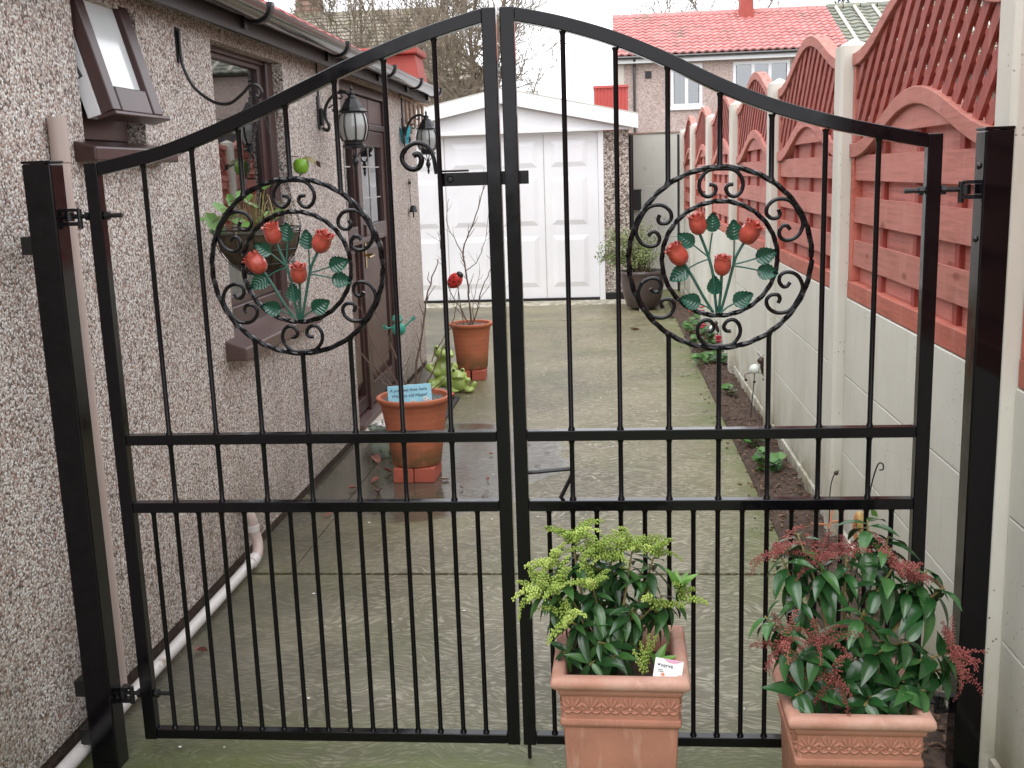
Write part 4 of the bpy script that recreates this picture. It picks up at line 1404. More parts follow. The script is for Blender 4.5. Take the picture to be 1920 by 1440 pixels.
def bare_tree(name, label, base, limbs, seed, depth=4, r0=.09, minr=.005, mat='bark', twig='twig_far', group=None, L0=.8, trunk=None):
    rnd = random.Random(seed)
    t = thing(name, label, 'tree', base, group)
    tm, cm = MB(), MB()
    if trunk:
        tm.tube(catmull(trunk, 4), [r0 * (1.1 - .35 * i / (4 * (len(trunk) - 1))) for i in range(4 * (len(trunk) - 1) + 1)], 8)
    for limb in limbs:
        pts = catmull(limb[0], 4)
        ra, rb = limb[1], limb[2]
        rs = [ra + (rb - ra) * i / (len(pts) - 1) for i in range(len(pts))]
        tm.tube(pts, rs, 7)
        for i in range(2, len(pts)):
            for _ in range(limb[3]):
                d = (pts[i] - pts[i - 1]).normalized()
                ax = Vector((rnd.gauss(0, 1), rnd.gauss(0, 1), rnd.gauss(.3, .8))).normalized()
                grow(cm, pts[i], d * .5 + ax, L0 * rnd.uniform(.5, 1.1), max(minr, rs[i] * .4), depth, rnd, .6, 4, minr)
    obj('trunk', tm, M[mat], t, smooth=60)
    if cm.v:
        obj('crown', cm, M[twig], t, clean=False)
    return t
V = Vector
# the tree whose thick limbs fork behind the garage roof (Y about 17)
bare_tree('bare_tree', 'bare tree with thick forking limbs rising behind the left slope of the garage roof', (-2.15, 17.4, 0),
          [([V((-2.18, 17.4, 2.5)), V((-2.0, 17.4, 2.95)), V((-1.86, 17.4, 3.2)), V((-1.70, 17.3, 3.55)), V((-1.5, 17.2, 4.2))], .075, .03, 2),
           ([V((-2.05, 17.4, 2.85)), V((-2.07, 17.4, 3.2)), V((-2.10, 17.5, 3.7)), V((-1.98, 17.5, 4.3))], .045, .018, 2),
           ([V((-2.2, 17.4, 2.5)), V((-2.45, 17.4, 2.9)), V((-2.7, 17.5, 3.15)), V((-3.0, 17.5, 3.5))], .05, .018, 2),
           ([V((-2.25, 17.4, 2.4)), V((-2.35, 17.5, 3.0)), V((-2.5, 17.6, 3.6)), V((-2.45, 17.6, 4.2))], .04, .014, 2)], 3, 3, .10, .0045, trunk=[(-2.15, 17.4, 0), (-2.2, 17.4, 1.4), (-2.16, 17.4, 2.55)], L0=.6)
bare_tree('bare_tree', 'pollarded bare tree with a short stub trunk behind the peak of the garage roof', (-1.42, 17.2, 0),
          [([V((-1.40, 17.2, 2.3)), V((-1.40, 17.2, 2.8)), V((-1.41, 17.2, 3.2))], .04, .03, 1), ([V((-1.39, 17.2, 2.95)), V((-1.28, 17.2, 3.1)), V((-1.2, 17.2, 3.4))], .016, .006, 1),
           ([V((-1.45, 17.2, 2.3)), V((-1.7, 17.1, 2.7)), V((-1.62, 17.1, 3.3))], .018, .006, 2), ([V((-1.3, 17.2, 2.2)), V((-1.1, 17.2, 2.8)), V((-.95, 17.1, 3.15))], .012, .005, 1)], 12, 2, .05, .0035, trunk=[(-1.42, 17.2, 0), (-1.40, 17.2, 2.4)], L0=.34)
k = 0
for (x, y, h, sd, lab) in ((-3.5, 19.5, 5.2, 41, 'tall bare shrubby tree in front of the right end of the mossy roof'), (-5.0, 21, 5.4, 42, 'bare twiggy tree in front of the middle of the mossy roof'), (-2.6, 20.5, 5.6, 43, 'bare tree with upright twigs between the mossy roof and the gate top'), (-6.2, 22.5, 4.8, 44, 'low bare bush below the brick chimney of the mossy roof')):
    limbs = []
    rnd = random.Random(sd)
    for j in range(5):
        dx, dy = rnd.gauss(0, .45), rnd.gauss(0, .3)
        limbs.append(([V((x, y, 1.0)), V((x + dx * .4, y + dy * .4, 1.9)), V((x + dx, y + dy, h * .6)), V((x + dx * 1.3, y + dy, h * rnd.uniform(.78, .95)))], .04, .009, 1))
    bare_tree('bare_tree', lab, (x, y, 0), limbs, sd, 3, .07, .0055, trunk=[(x, y, 0), (x, y, 1.05)], L0=.75)
for (x, h, sd, lab) in ((2.1, 8.7, 51, 'faint bare treetop above the left end of the red roof'), (3.7, 8.6, 52, 'faint bare treetop above the middle of the red roof'), (6.6, 8.9, 53, 'faint bare treetop beside the red roof chimney')):
    limbs = []
    rnd = random.Random(sd)
    for j in range(5):
        dx = rnd.gauss(0, .7)
        limbs.append(([V((x, 48, 3)), V((x + dx * .5, 48, 5.2)), V((x + dx, 48 + rnd.gauss(0, .5), h * .9))], .07, .02, 1))
    bare_tree('bare_tree', lab, (x, 48, 0), limbs, sd, 2, .12, .012, trunk=[(x, 48, 0), (x, 48, 3.1)], L0=.9)
cn = thing('conifer_tree', 'small dark conifer top above the grey green roof', 'tree', (10.4, 50, 0))
obj('trunk', MB().tube([(10.4, 50, 0), (10.4, 50, 8.8)], [.15, .03], 6), M['bark'], cn)
mb = MB()
rnd = random.Random(5)
for i in range(900):
    z = rnd.uniform(3.5, 9.2)
    rr = (9.4 - z) * .28 * rnd.uniform(.3, 1) + .05
    a = rnd.uniform(0, 2 * PI)
    c = V((10.4 + rr * math.cos(a), 50 + rr * math.sin(a), z))
    s_ = rnd.uniform(.08, .2)
    n1, n2 = V((rnd.gauss(0, 1), rnd.gauss(0, 1), rnd.gauss(0, 1))).normalized() * s_, V((rnd.gauss(0, 1), rnd.gauss(0, 1), rnd.gauss(0, 1))).normalized() * s_
    mb.add([c, c + n1, c + n2], [(0, 1, 2)])
obj('crown', mb, M['conifer'], cn, clean=False)
#PART2
# ------------------------------------------------------------------ wall lanterns
def lantern(y, label):
    t = thing('wall_lantern', label, 'lamp', (XW, y, 1.8), 'black lanterns on the bungalow wall')
    cx = -1.325
    mb = MB()
    mb.box((XW + .0, y - .024, 1.79), (XW + .012, y + .024, 1.965))
    mb.box((XW + .012, y - .017, 1.81), (XW + .03, y + .017, 1.90))
    obj('backplate', mb, M['black_matt'], t, bevel=.006)
    mb = MB()
    mb.tube(catmull([(XW + .02, y, 1.80), (XW + .045, y, 1.785), (XW + .055, y, 1.81), (XW + .04, y, 1.85), (XW + .045, y, 1.91), (XW + .09, y, 1.965), (cx - .04, y, 1.978), (cx, y, 1.955)], 6), .0085, 8)
    mb.tube(catmull([(XW + .06, y, 1.90), (XW + .085, y, 1.915), (XW + .10, y, 1.895), (XW + .085, y, 1.88), (XW + .078, y, 1.893)], 5), .004, 6)
    mb.tube(catmull([(XW + .10, y, 1.965), (XW + .12, y, 1.945), (XW + .135, y, 1.955), (XW + .13, y, 1.968)], 5), .004, 6)
    obj('arm', mb, M['black_matt'], t, smooth=60)
    obj('roof', MB().lathe([(.079, 1.872), (.082, 1.878), (.060, 1.895), (.058, 1.905), (.040, 1.930), (.036, 1.942), (.020, 1.950), (.017, 1.962), (.022, 1.967), (.010, 1.972), (.006, 1.985), (.010, 1.993), (.0, 2.012)], 8, (cx, y, 0)), M['black_matt'], t, smooth=25)
    gp = [(.066, 1.868), (.076, 1.84), (.081, 1.80), (.076, 1.765), (.062, 1.728)]
    obj('glass_body', MB().lathe([(r - .003, z) for r, z in gp], 16, (cx, y, 0), PI / 8), M['lamp_glass'], t, smooth=50)
    for k in range(8):
        a = 2 * PI * k / 8 + PI / 8
        obj('rib', MB().tube([(cx + r * math.cos(a), y + r * math.sin(a), z) for r, z in gp], .0042, 6), M['black_matt'], t)
    obj('candle', MB().lathe([(.012, 1.73), (.012, 1.78), (.026, 1.80), (.028, 1.82), (.018, 1.85), (0, 1.857)], 12, (cx, y, 0)), M['white'], t, smooth=60)
    mb = MB().lathe([(.055, 1.690), (.062, 1.694), (.062, 1.702), (.052, 1.710), (.052, 1.722), (.064, 1.726), (.064, 1.732)], 8, (cx, y, 0), PI / 8)
    mb.lathe([(0, 1.545), (.006, 1.552), (.010, 1.570), (.007, 1.585), (.012, 1.600), (.019, 1.615), (.016, 1.632), (.006, 1.645), (.006, 1.66)], 12, (cx, y, 0))
    for k in range(4):
        a = 2 * PI * k / 4 + PI / 8
        mb.tube(catmull([(cx + .048 * math.cos(a), y + .048 * math.sin(a), 1.69), (cx + .03 * math.cos(a), y + .03 * math.sin(a), 1.668), (cx + .006 * math.cos(a), y + .006 * math.sin(a), 1.642)], 4), .004, 5)
    obj('base', mb, M['black_matt'], t, smooth=35)
    obj('cable', MB().tube(catmull([(XW + .008, y, 1.96), (XW + .006, y + .005, 2.05), (XW + .008, y, 2.16)], 4), .005, 6), M['rubber'], t)
lantern(5.70, 'black carriage lantern on a curled arm beside the brown back door')
lantern(8.08, 'black carriage lantern near the far corner of the bungalow, behind the turquoise butterfly')

# ------------------------------------------------------------------ hanging basket
by = 3.83
t = thing('basket_bracket', 'black curled iron bracket on the pebbledash holding the hanging basket', 'bracket', (XW, by, 1.9))
mb = MB()
mb.box((XW, by - .008, 1.955), (XW + .007, by + .008, 2.075))
mb.tube([(XW + .007, by, 2.06), (XW + .012, by, 2.05), (XW + .012, by, 2.0)], .005, 6)
obj('plate', mb, M['black_matt'], t)
mb = MB()
path = catmull([(-1.496, by, 2.07), (-1.497, by, 1.985), (-1.489, by, 1.932), (-1.456, by, 1.866), (-1.392, by, 1.816), (-1.334, by, 1.808), (-1.282, by, 1.841), (-1.255, by, 1.866), (-1.228, by, 1.866), (-1.212, by, 1.845), (-1.222, by, 1.826), (-1.235, by, 1.832)], 6)
mb.tube(path, .0058, 8)
obj('arm', mb, M['black_matt'], t, smooth=60)
bc = V((-1.268, by, 1.365))
t = thing('hanging_basket', 'round wire hanging basket with a dark coir liner hung on three chains', 'basket', bc)
mb = MB()
R0 = .158
for (r, z) in ((R0, 0), (R0 - .003, -.016), (.14, -.075), (.105, -.125), (.055, -.16)):
    mb.tube([bc + V((r * math.cos(2 * PI * i / 40), r * math.sin(2 * PI * i / 40), z)) for i in range(40)], .0022 if z < 0 else .003, 5, True)
for k in range(14):
    a = 2 * PI * k / 14
    mb.tube(catmull([bc + V((r * math.cos(a), r * math.sin(a), z)) for r, z in ((R0, 0), (R0 - .003, -.016), (.14, -.075), (.105, -.125), (.055, -.16), (.01, -.17))], 3), .0018, 4)
obj('wire_frame', mb, M['black_matt'], t, smooth=60)
def wob(q, a, i):
    n_ = noise.noise(q * 40) * .006
    return q + V((math.cos(a), math.sin(a), .5)) * n_
obj('liner', MB().lathe([(0, -.165), (.055, -.155), (.10, -.122), (.137, -.075), (.148, -.02), (.138, -.015), (.0, -.02)], 36, bc, 0, None, wob), M['coir'], t, smooth=80)
for k in range(3):
    a = 2 * PI * k / 3 + .4
    p0, p1 = bc + V((R0 * math.cos(a), R0 * math.sin(a), 0)), V((-1.222, by, 1.80))
    n_ = 34
    mb = MB()
    for i in range(n_):
        c = p0.lerp(p1, (i + .5) / n_)
        d = (p1 - p0).normalized()
        s1 = d.orthogonal().normalized()
        s1 = s1 if i % 2 else d.cross(s1)
        mb.tube([c + d * .0085 * math.cos(q * PI / 4) + s1 * .004 * math.sin(q * PI / 4) for q in range(8)], .0011, 3, True)
    obj('chain', mb, M['black_matt'], t, clean=False)
# leaves for soft plants
def round_leaf_mesh(name, mat, lobes=7, amp=.1, cup=.18, n=28):
    mb = MB()
    vs = [(0, 0, 0)]
    for ring in (.55, 1.0):
        for j in range(n):
            a = 2 * PI * j / n
            r = ring * (1 + (amp * math.cos(lobes * a) if ring > .6 else 0))
            vs.append((r * math.cos(a), r * math.sin(a) + .75 * 0, cup * ring * ring + .04 * math.cos(3 * a) * ring))
    fs = [(0, 1 + j, 1 + (j + 1) % n) for j in range(n)] + [(1 + j, 1 + n + j, 1 + n + (j + 1) % n, 1 + (j + 1) % n) for j in range(n)]
    mb.add(vs, fs)
    me = mesh(name, mb, smooth=80)
    me.materials.append(mat)
    return me
def blade_mesh(name, mat, w=.17, droop=.25, fold=.06, n=8, tipw=.55, serr=0.0):
    mb = MB()
    vs = []
    for j in range(n + 1):
        t = j / n
        ww = w * (math.sin(PI * min(1, t ** tipw)) ** .9 if 0 < t < 1 else 0.02)
        for s_ in (-1, -.5, 0, .5, 1):
            vs.append((s_ * ww, t, -droop * t * t + fold * abs(s_) * math.sin(PI * t) * (1 if t < .8 else .6)))
    fs = [(j * 5 + i, j * 5 + i + 1, (j + 1) * 5 + i + 1, (j + 1) * 5 + i) for j in range(n) for i in range(4)]
    mb.add(vs, fs)
    me = mesh(name, mb, smooth=80)
    me.materials.append(mat)
    return me
def leaf_mtx(p, d, up, s, org):
    y_ = V(d).normalized()
    z_ = V(up) - y_ * V(up).dot(y_)
    z_ = z_.normalized() if z_.length > 1e-4 else y_.orthogonal().normalized()
    x_ = y_.cross(z_)
    m_ = Matrix((x_ * s, y_ * s, z_ * s)).transposed().to_4x4()
    m_.translation = V(p) - V(org)
    return m_
GL = round_leaf_mesh('soft_leaf', M['fresh_leaf'])
rnd = random.Random(3)
t = thing('trailing_plant', 'soft green geranium like plant growing out of the hanging basket', 'plant', bc)
sm = MB()
for (dx, dy, dz, s_) in ((-.155, -.05, .035, .048), (-.13, -.10, .03, .036), (-.09, -.11, .075, .034), (-.05, -.12, .045, .030), (-.02, -.10, .02, .036), (-.10, .02, .10, .026), (-.05, .03, .115, .030), (.0, -.05, .085, .026), (.05, .0, .15, .02), (-.12, .06, .06, .03), (.07, .05, .05, .024), (.03, .08, .04, .028), (-.16, .03, -.01, .03), (.02, -.03, .03, .02)):
    p = bc + V((dx, dy, dz))
    sm.tube(catmull([bc + V((dx * .2, dy * .2, -.01)), bc + V((dx * .7, dy * .7, dz * .7 + .02)), p], 4), .0022, 4)
    inst('leaf', GL, leaf_mtx(p, (rnd.gauss(0, 1), rnd.gauss(0, 1), .2), (rnd.gauss(.25, .35), -.75 + rnd.gauss(0, .3), .75), s_, bc), t)
for i in range(26):
    a = rnd.uniform(0, 2 * PI)
    r = rnd.uniform(.05, .17)
    sm.tube(catmull([bc + V((r * .2 * math.cos(a), r * .2 * math.sin(a), 0)), bc + V((r * .7 * math.cos(a), r * .7 * math.sin(a), rnd.uniform(.03, .13))), bc + V((r * math.cos(a), r * math.sin(a), rnd.uniform(-.03, .10)))], 4), .0016, 3)
obj('stem', sm, M['olive_leaf'], t, clean=False)

# apple-like ornament with a curled leaf
t = thing('hanging_ornament', 'shiny lime green apple shaped ornament with curled brown leaf beside the window', 'ornament', (-1.45, 5.10, 1.59))
c = V((-1.45, 5.10, 1.597))
mb = MB().lathe([(0.004, .030), (.016, .036), (.03, .030), (.0375, .012), (.037, -.008), (.029, -.027), (.015, -.036), (.005, -.033), (0, -.030)], 24, c)
obj('fruit', mb, M['green_ball'], t, smooth=80)
mb = MB()
vs = []
lp = catmull([c + V((-.004, .0, .030)), c + V((.026, .008, .046)), c + V((.056, .014, .038)), c + V((.076, .016, .012))], 3)
for j, q in enumerate(lp):
    w_ = .026 * math.sin(PI * (.08 + .84 * j / (len(lp) - 1)))
    for s_ in (-1, 0, 1):
        vs.append(q + V((-abs(s_) * w_ * .25, s_ * w_, -abs(s_) * w_ * .9)))
mb.add(vs, [(j * 3 + i, j * 3 + i + 1, (j + 1) * 3 + i + 1, (j + 1) * 3 + i) for j in range(len(lp) - 1) for i in range(2)])
obj('leaf_tip', MB().prism([lp[-2] + V((0, -.006, .004)), lp[-1] + V((.014, -.006, .006)), lp[-1] + V((.016, -.006, -.022)), lp[-2] + V((.002, -.006, -.018))], (0, .006, 0)), M['wing_brown'], t)
obj('leaf', mb, M['olive_leaf'], t, smooth=80)
obj('stalk', MB().tube([c + V((0, 0, .026)), c + V((-.01, .0, .045)), c + V((-.062, .0, .05))], .0025, 5), M['twig'], t)
obj('peg', MB().tube([c + V((0, 0, -.034)), c + V((-.02, .01, -.05)), c + V((-.06, .02, -.05))], .004, 5), M['wing_brown'], t)

# bamboo chime, butterfly and bell by the far lantern
t = thing('wind_chime', 'bamboo wind chime hanging under the eaves at the far corner', 'wind chime', (-1.45, 8.35, 2.08))
obj('rail', MB().tube([(-1.50, 8.0, 2.12), (-1.47, 8.3, 2.10), (-1.40, 8.62, 2.08)], .011, 8), M['bamboo'], t, smooth=50)
for i, (dy, L_) in enumerate(((.05, .15), (.15, .22), (.27, .16), (.38, .24), (.48, .18))):
    obj('tube', MB().tube([(-1.475 + .012 * i, 8.05 + dy, 2.07), (-1.475 + .012 * i, 8.05 + dy, 2.07 - L_)], .012, 8), M['bamboo'], t, smooth=50)
    obj('string', MB().tube([(-1.475 + .012 * i, 8.05 + dy, 2.11), (-1.475 + .012 * i, 8.05 + dy, 2.07)], .0015, 4), M['twig'], t)
t = thing('butterfly_ornament', 'turquoise metal butterfly with open wings on the wall below the chime', 'ornament', (XW + .03, 7.9, 1.84))
c = V((-1.475, 7.95, 1.80))
obj('body', MB().ball(c, (.011, .011, .04)).tube([c + V((.0, .0, .035)), c + V((.015, -.01, .06))], .002, 4).tube([c + V((.0, .0, .035)), c + V((-.01, .02, .06))], .002, 4).tube([c + V((0, 0, -.03)), c + V((.01, .01, -.10))], .005, 5), M['wing_brown'], t, smooth=60)
for sg in (-1, 1):
    up_ = [(.010, .004), (.030, .050), (.055, .092), (.078, .098), (.076, .060), (.058, .020), (.052, -.012), (.034, -.038), (.014, -.022)]
    poly = [c + V((.62 * sg * x if sg > 0 else .50 * sg * x, (.25 if sg > 0 else .4) * x, z)) for x, z in up_]
    obj('wing', MB().prism(poly, (.002, -.004, 0)), M['butterfly'], t)
    for q in range(7):
        a, b = random.Random(q + sg).uniform(.02, .06), random.Random(q * 3 + sg).uniform(-.02, .075)
        obj('wing_spot', MB().ball(c + V((.62 * sg * a if sg > 0 else .5 * sg * a, (.25 if sg > 0 else .4) * a - .004, b)), .0042, 6, 4), M['wing_brown'], t)
t = thing('door_bell', 'small cast iron bell hung from a ring on the pebbledash', 'bell', (XW + .02, 8.15, 1.4))
c = V((XW + .022, 8.15, 0))
obj('ring', MB().tube([c + V((0, .05 * math.cos(a), 1.487 + .032 * math.sin(a))) for a in [2 * PI * i / 24 for i in range(24)]], .0026, 5, True), M['bark'], t, smooth=60)
obj('hook', MB().ball(c + V((0, 0, 1.487)), .014, 8, 6).tube([c + V((0, .0, 1.455)), c + V((0, .02, 1.31))], .0018, 4), M['black_matt'], t, smooth=60)
obj('bell', MB().lathe([(.036, -.045), (.030, -.032), (.025, -.01), (.018, .004), (.0, .008)], 16, c + V((.015, .03, 1.31))), M['black_matt'], t, smooth=60)
obj('clapper', MB().tube([c + V((.015, .03, 1.27)), c + V((.015, .03, 1.225))], .006, 6), M['black_matt'], t)

# ------------------------------------------------------------------ round terracotta pots
def round_pot(x, y, label, group, zb=.075, h=.36, rt=.188, rb=.128):
    t = thing('flower_pot', label, 'pot', (0, 0, 0), group)
    t.location = (x, y, zb)
    mb = MB()
    prof = [(rb - .012, 0), (rb - .003, .004), (rb, .014), (rb + (rt - .02 - rb) * .4, h * .38), (rb + (rt - .018 - rb) * .8, h * .72), (rt - .016, h - .045), (rt - .010, h - .034), (rt, h - .028), (rt + .006, h - .014), (rt + .004, h - .004), (rt - .004, h), (rt - .018, h - .004), (rt - .022, h - .03), (rt - .024, h - .06), (0, h - .062)]
    mb.lathe(prof, 56)
    obj('pot_body', mb, M['terra_pot'], t, smooth=50)
    mb = MB()
    nn = 26
    r_ = rt - .024
    vs, fs = [(0, 0, h - .03)], []
    for i in range(1, 9):
        for j in range(nn):
            a = 2 * PI * j / nn
            vs.append((r_ * i / 8 * math.cos(a), r_ * i / 8 * math.sin(a), h - .034 + .006 * noise.noise(V((i * 1.7, j * 1.3, x)))))
    fs += [(0, 1 + j, 1 + (j + 1) % nn) for j in range(nn)]
    for i in range(7):
        fs += [(1 + i * nn + j, 1 + (i + 1) * nn + j, 1 + (i + 1) * nn + (j + 1) % nn, 1 + i * nn + (j + 1) % nn) for j in range(nn)]
    mb.add(vs, fs)
    obj('topping', mb, M['gravel'], t, smooth=60)
    mb = MB()
    rn = random.Random(int(x * 100))
    for i in range(520):
        a, r = rn.uniform(0, 2 * PI), r_ * math.sqrt(rn.random()) * .97
        s_ = rn.uniform(.004, .009)
        R = Matrix.Rotation(rn.uniform(0, 3), 3, (rn.random() + .01, rn.random(), rn.random()))
        mb.obox((r * math.cos(a), r * math.sin(a), h - .027 + rn.uniform(0, .004)), (s_, s_ * .8, s_ * .6), R)
    obj('gravel', mb, M['gravel'], t, kind='stuff', clean=False)
    return t
def brick(x, y, rz, label, group, size=(.215, .103, .075)):
    o = obj('brick', MB().box((-size[0] / 2, -size[1] / 2, .001), (size[0] / 2, size[1] / 2, size[2])), M['brick'], bevel=.004)
    o.location = (x, y, 0)
    o.rotation_euler = (0, 0, rz)
    return tag(o, label, 'brick', group)
P1, P2 = (-1.0, 5.30), (-1.045, 8.02)
BG = 'red bricks under the round flower pots'
brick(-1.052, 5.285, PI / 2, 'left red brick of the two under the nearer round pot', BG)
brick(-.942, 5.285, PI / 2 - .03, 'right red brick of the two under the nearer round pot', BG)
brick(-1.10, 8.0, PI / 2, 'left red brick of the two under the farther round pot', BG)
brick(-.99, 8.0, PI / 2 + .05, 'right red brick of the two under the farther round pot', BG)
PG = 'round terracotta pots on bricks'
round_pot(*P1, 'nearer round terracotta pot on bricks, with a blue sign in its gravel', PG)
round_pot(*P2, 'farther round terracotta pot on bricks, with a ladybird on a stick', PG, h=.355, rt=.162, rb=.118)
def twig_shrub(base, paths, label, seed, buds=0):
    rn = random.Random(seed)
    t = thing('bare_shrub', label, 'plant', base, 'leafless shrubs in the round pots')
    for pth, r in paths:
        mb = MB()
        pts = catmull([V(p) for p in pth], 5)
        pts = [p + V((rn.gauss(0, .003), rn.gauss(0, .003), 0)) for p in pts]
        mb.tube(pts, [r * (1 - .7 * i / len(pts)) for i in range(len(pts))], 6)
        for i in range(4, len(pts) - 1):
            if rn.random() < .42:
                d = (pts[i] - pts[i - 1]).normalized()
                e = (d + V((rn.gauss(0, .8), rn.gauss(0, .6), rn.uniform(.0, .6)))).normalized()
                L_ = rn.uniform(.03, .11)
                mb.tube([pts[i], pts[i] + e * L_ * .5, pts[i] + e * L_ + V((rn.gauss(0, .01), 0, .012))], [r * .38, r * .3, r * .16], 4)
        obj('branch', mb, M['twig'], t, smooth=60)
    return t
b = V((P1[0], P1[1], .405))
def pp_(b, *q):
    return [b + V(p) for p in q]
twig_shrub(b, [(pp_(b, (0, 0, 0), (.025, 0, .2), (.07, .0, .40), (.10, 0, .56), (.16, 0, .72)), .0075), (pp_(b, (-.04, 0, 0), (-.10, 0, .12), (-.19, -.02, .30), (-.25, 0, .50)), .006), (pp_(b, (-.03, 0, 0), (-.06, 0, .15), (-.12, .02, .32), (-.17, 0, .46)), .005),
               (pp_(b, (-.05, 0, 0), (-.16, 0, .14), (-.26, 0, .24), (-.30, 0, .34)), .005), (pp_(b, (.02, 0, 0), (.08, 0, .10), (.16, 0, .26), (.22, .02, .42), (.26, 0, .62)), .005), (pp_(b, (.0, 0, 0), (.04, .05, .18), (.02, .06, .34)), .004), (pp_(b, (.03, 0, 0), (.14, 0, .09), (.21, 0, .19)), .004), (pp_(b, (-.07, .0, .05), (-.16, -.04, .11), (-.22, -.04, .20)), .004), (pp_(b, (.10, 0, .2), (.17, .02, .33), (.26, .02, .40)), .0035)],
           'leafless rose bush with brown twigs in the nearer round terracotta pot', 4)
b = V((P2[0], P2[1], .40))
twig_shrub(b, [(pp_(b, (0, 0, 0), (-.01, 0, .3), (-.03, 0, .58), (.05, 0, .78), (.13, 0, 1.02), (.12, 0, 1.12)), .008), (pp_(b, (.01, 0, 0), (.05, 0, .12), (.10, 0, .30), (.19, 0, .46), (.2, 0, .5)), .006), (pp_(b, (-.03, 0, .52), (-.09, 0, .65), (-.15, 0, .8), (-.13, 0, .96)), .004), (pp_(b, (-.02, 0, .42), (.07, 0, .50), (.14, 0, .68), (.17, 0, .9)), .004),
               (pp_(b, (-.01, 0, 0), (-.08, 0, .15), (-.15, 0, .27), (-.19, 0, .5), (-.22, 0, .72)), .005), (pp_(b, (.0, 0, 0), (-.06, 0, .08), (-.17, 0, .22)), .003), (pp_(b, (.02, 0, 0), (.03, 0, .2), (.09, 0, .42)), .004), (pp_(b, (.07, 0, .2), (.15, 0, .3), (.2, 0, .36)), .003)],
           'tall leafless rose bush in the farther round terracotta pot', 9)
# the blue sign
t = thing('blue_sign', 'pale blue sign with hand lettering and daisies stuck in the nearer round pot', 'sign', (-1.0, 5.2, .4))
cs, sn = math.cos(.07), math.sin(.07)
ux = V((cs, 0.02, sn * .9)).normalized()
uy = V((-sn * .9, .18, .98)).normalized()
o_ = V((-1.108, 5.175, .402))
w_, h_ = .222, .100
uz = ux.cross(uy)
obj('board', MB().hexa([o_, o_ + ux * w_, o_ + ux * w_ + uy * h_, o_ + uy * h_], [q - uz * .008 for q in (o_, o_ + ux * w_, o_ + ux * w_ + uy * h_, o_ + uy * h_)]), M['sign_blue'], t, bevel=.003)
f_ = o_ + uz * .0012
obj('lettering', text_mb('A princess lives here', .0225, f_ + ux * .012 + uy * .068, ux, uy, .0004, .15), M['ink'], t, clean=False)
obj('lettering', text_mb('With my old Hippy!', .0225, f_ + ux * .018 + uy * .040, ux, uy, .0004, .15), M['ink'], t, clean=False)
for (a, b_) in ((.126, .014), (.19, .026), (.205, .017)):
    mb = MB()
    c = f_ + ux * a + uy * b_
    for k in range(7):
        an = 2 * PI * k / 7
        mb.ball(c + ux * .008 * math.cos(an) + uy * .008 * math.sin(an), (.0045, .001, .0045), 8, 4)
    obj('daisy', mb, M['paper'], t)
    obj('daisy_eye', MB().ball(c + uz * .001, (.003, .0012, .003), 8, 4), M['yellow_paint'], t)
# ladybird on a stick
t = thing('ladybird_ornament', 'red ladybird ornament with black spots on a stick in the farther round pot', 'ornament', (-1.14, 7.9, .45))
c = V((-1.135, 7.90, .762))
R = Matrix.Rotation(.75, 3, 'Y') @ Matrix.Rotation(PI / 2 + .25, 3, 'X')
obj('shell', MB().ball(c, (.053, .068, .036), 20, 12, R), M['ladybird_red'], t, smooth=80)
obj('head', MB().ball(c + R @ V((0, .062, .0)), (.03, .022, .024), 12, 8, R), M['lime_dark'], t, smooth=80)
for (a, b_) in ((-.024, .025), (.024, .025), (-.03, -.012), (.03, -.012), (-.015, -.042), (.016, -.042), (0, .0)):
    zz = .036 * math.sqrt(max(0, 1 - (a / .053) ** 2 - (b_ / .068) ** 2))
    for s_ in (1, -1):
        obj('spot', MB().ball(c + R @ V((a, b_, s_ * zz)), (.0085, .0085, .003), 10, 5, R), M['lime_dark'], t)
obj('tail_tip', MB().ball(c + R @ V((0, -.062, -.012)), (.022, .018, .018), 10, 6, R), M['lime_dark'], t, smooth=80)
obj('stake', MB().tube([c + V((.01, .02, 0)), V((-1.09, 7.96, .40))], .0035, 5), M['twig'], t)

# ------------------------------------------------------------------ frogs
def blob(name, parts_, mat, parent, vox=.006):
    mb = MB()
    for c, r, R in parts_:
        mb.ball(c, r, 16, 10, R)
    o = obj(name, mb, mat, parent, clean=False)
    rm = o.modifiers.new('remesh', 'REMESH')
    rm.mode = 'VOXEL'
    rm.voxel_size = vox
    rm.use_smooth_shade = True
    sm_ = o.modifiers.new('smooth', 'SMOOTH')
    sm_.factor = .6
    sm_.iterations = 4
    return o
def RX(a): return Matrix.Rotation(a, 3, 'X')
def RY(a): return Matrix.Rotation(a, 3, 'Y')
def RZ(a): return Matrix.Rotation(a, 3, 'Z')
t = thing('frog_ornament', 'tall lime green ceramic frog sitting upright by the house corner', 'ornament', (-1.2, 7.55, 0), 'lime green frogs')
c = V((-1.205, 7.55, 0))
blob('body', [(c + V((0, 0, .155)), (.082, .07, .076), None), (c + V((.01, -.005, .08)), (.07, .066, .06), None), (c + V((.012, .0, .225)), (.055, .05, .045), None),
              (c + V((.02, -.03, .278)), (.078, .07, .043), RY(.12)), (c + V((.055, -.075, .272)), (.05, .04, .02), RY(.1)), (c + V((-.025, -.05, .318)), (.024, .024, .025), None), (c + V((.035, -.05, .322)), (.024, .024, .025), None),
              (c + V((-.085, -.03, .175)), (.036, .034, .034), None), (c + V((-.05, -.065, .15)), (.05, .026, .026), RY(.5)), (c + V((.085, -.02, .175)), (.034, .03, .036), None), (c + V((.075, -.05, .14)), (.03, .028, .036), None),
              (c + V((-.065, -.05, .05)), (.055, .055, .05), None), (c + V((-.05, -.11, .02)), (.048, .05, .021), None), (c + V((.07, -.04, .05)), (.05, .055, .05), None), (c + V((.085, -.10, .018)), (.056, .04, .018), RZ(-.4))], M['lime'], t)
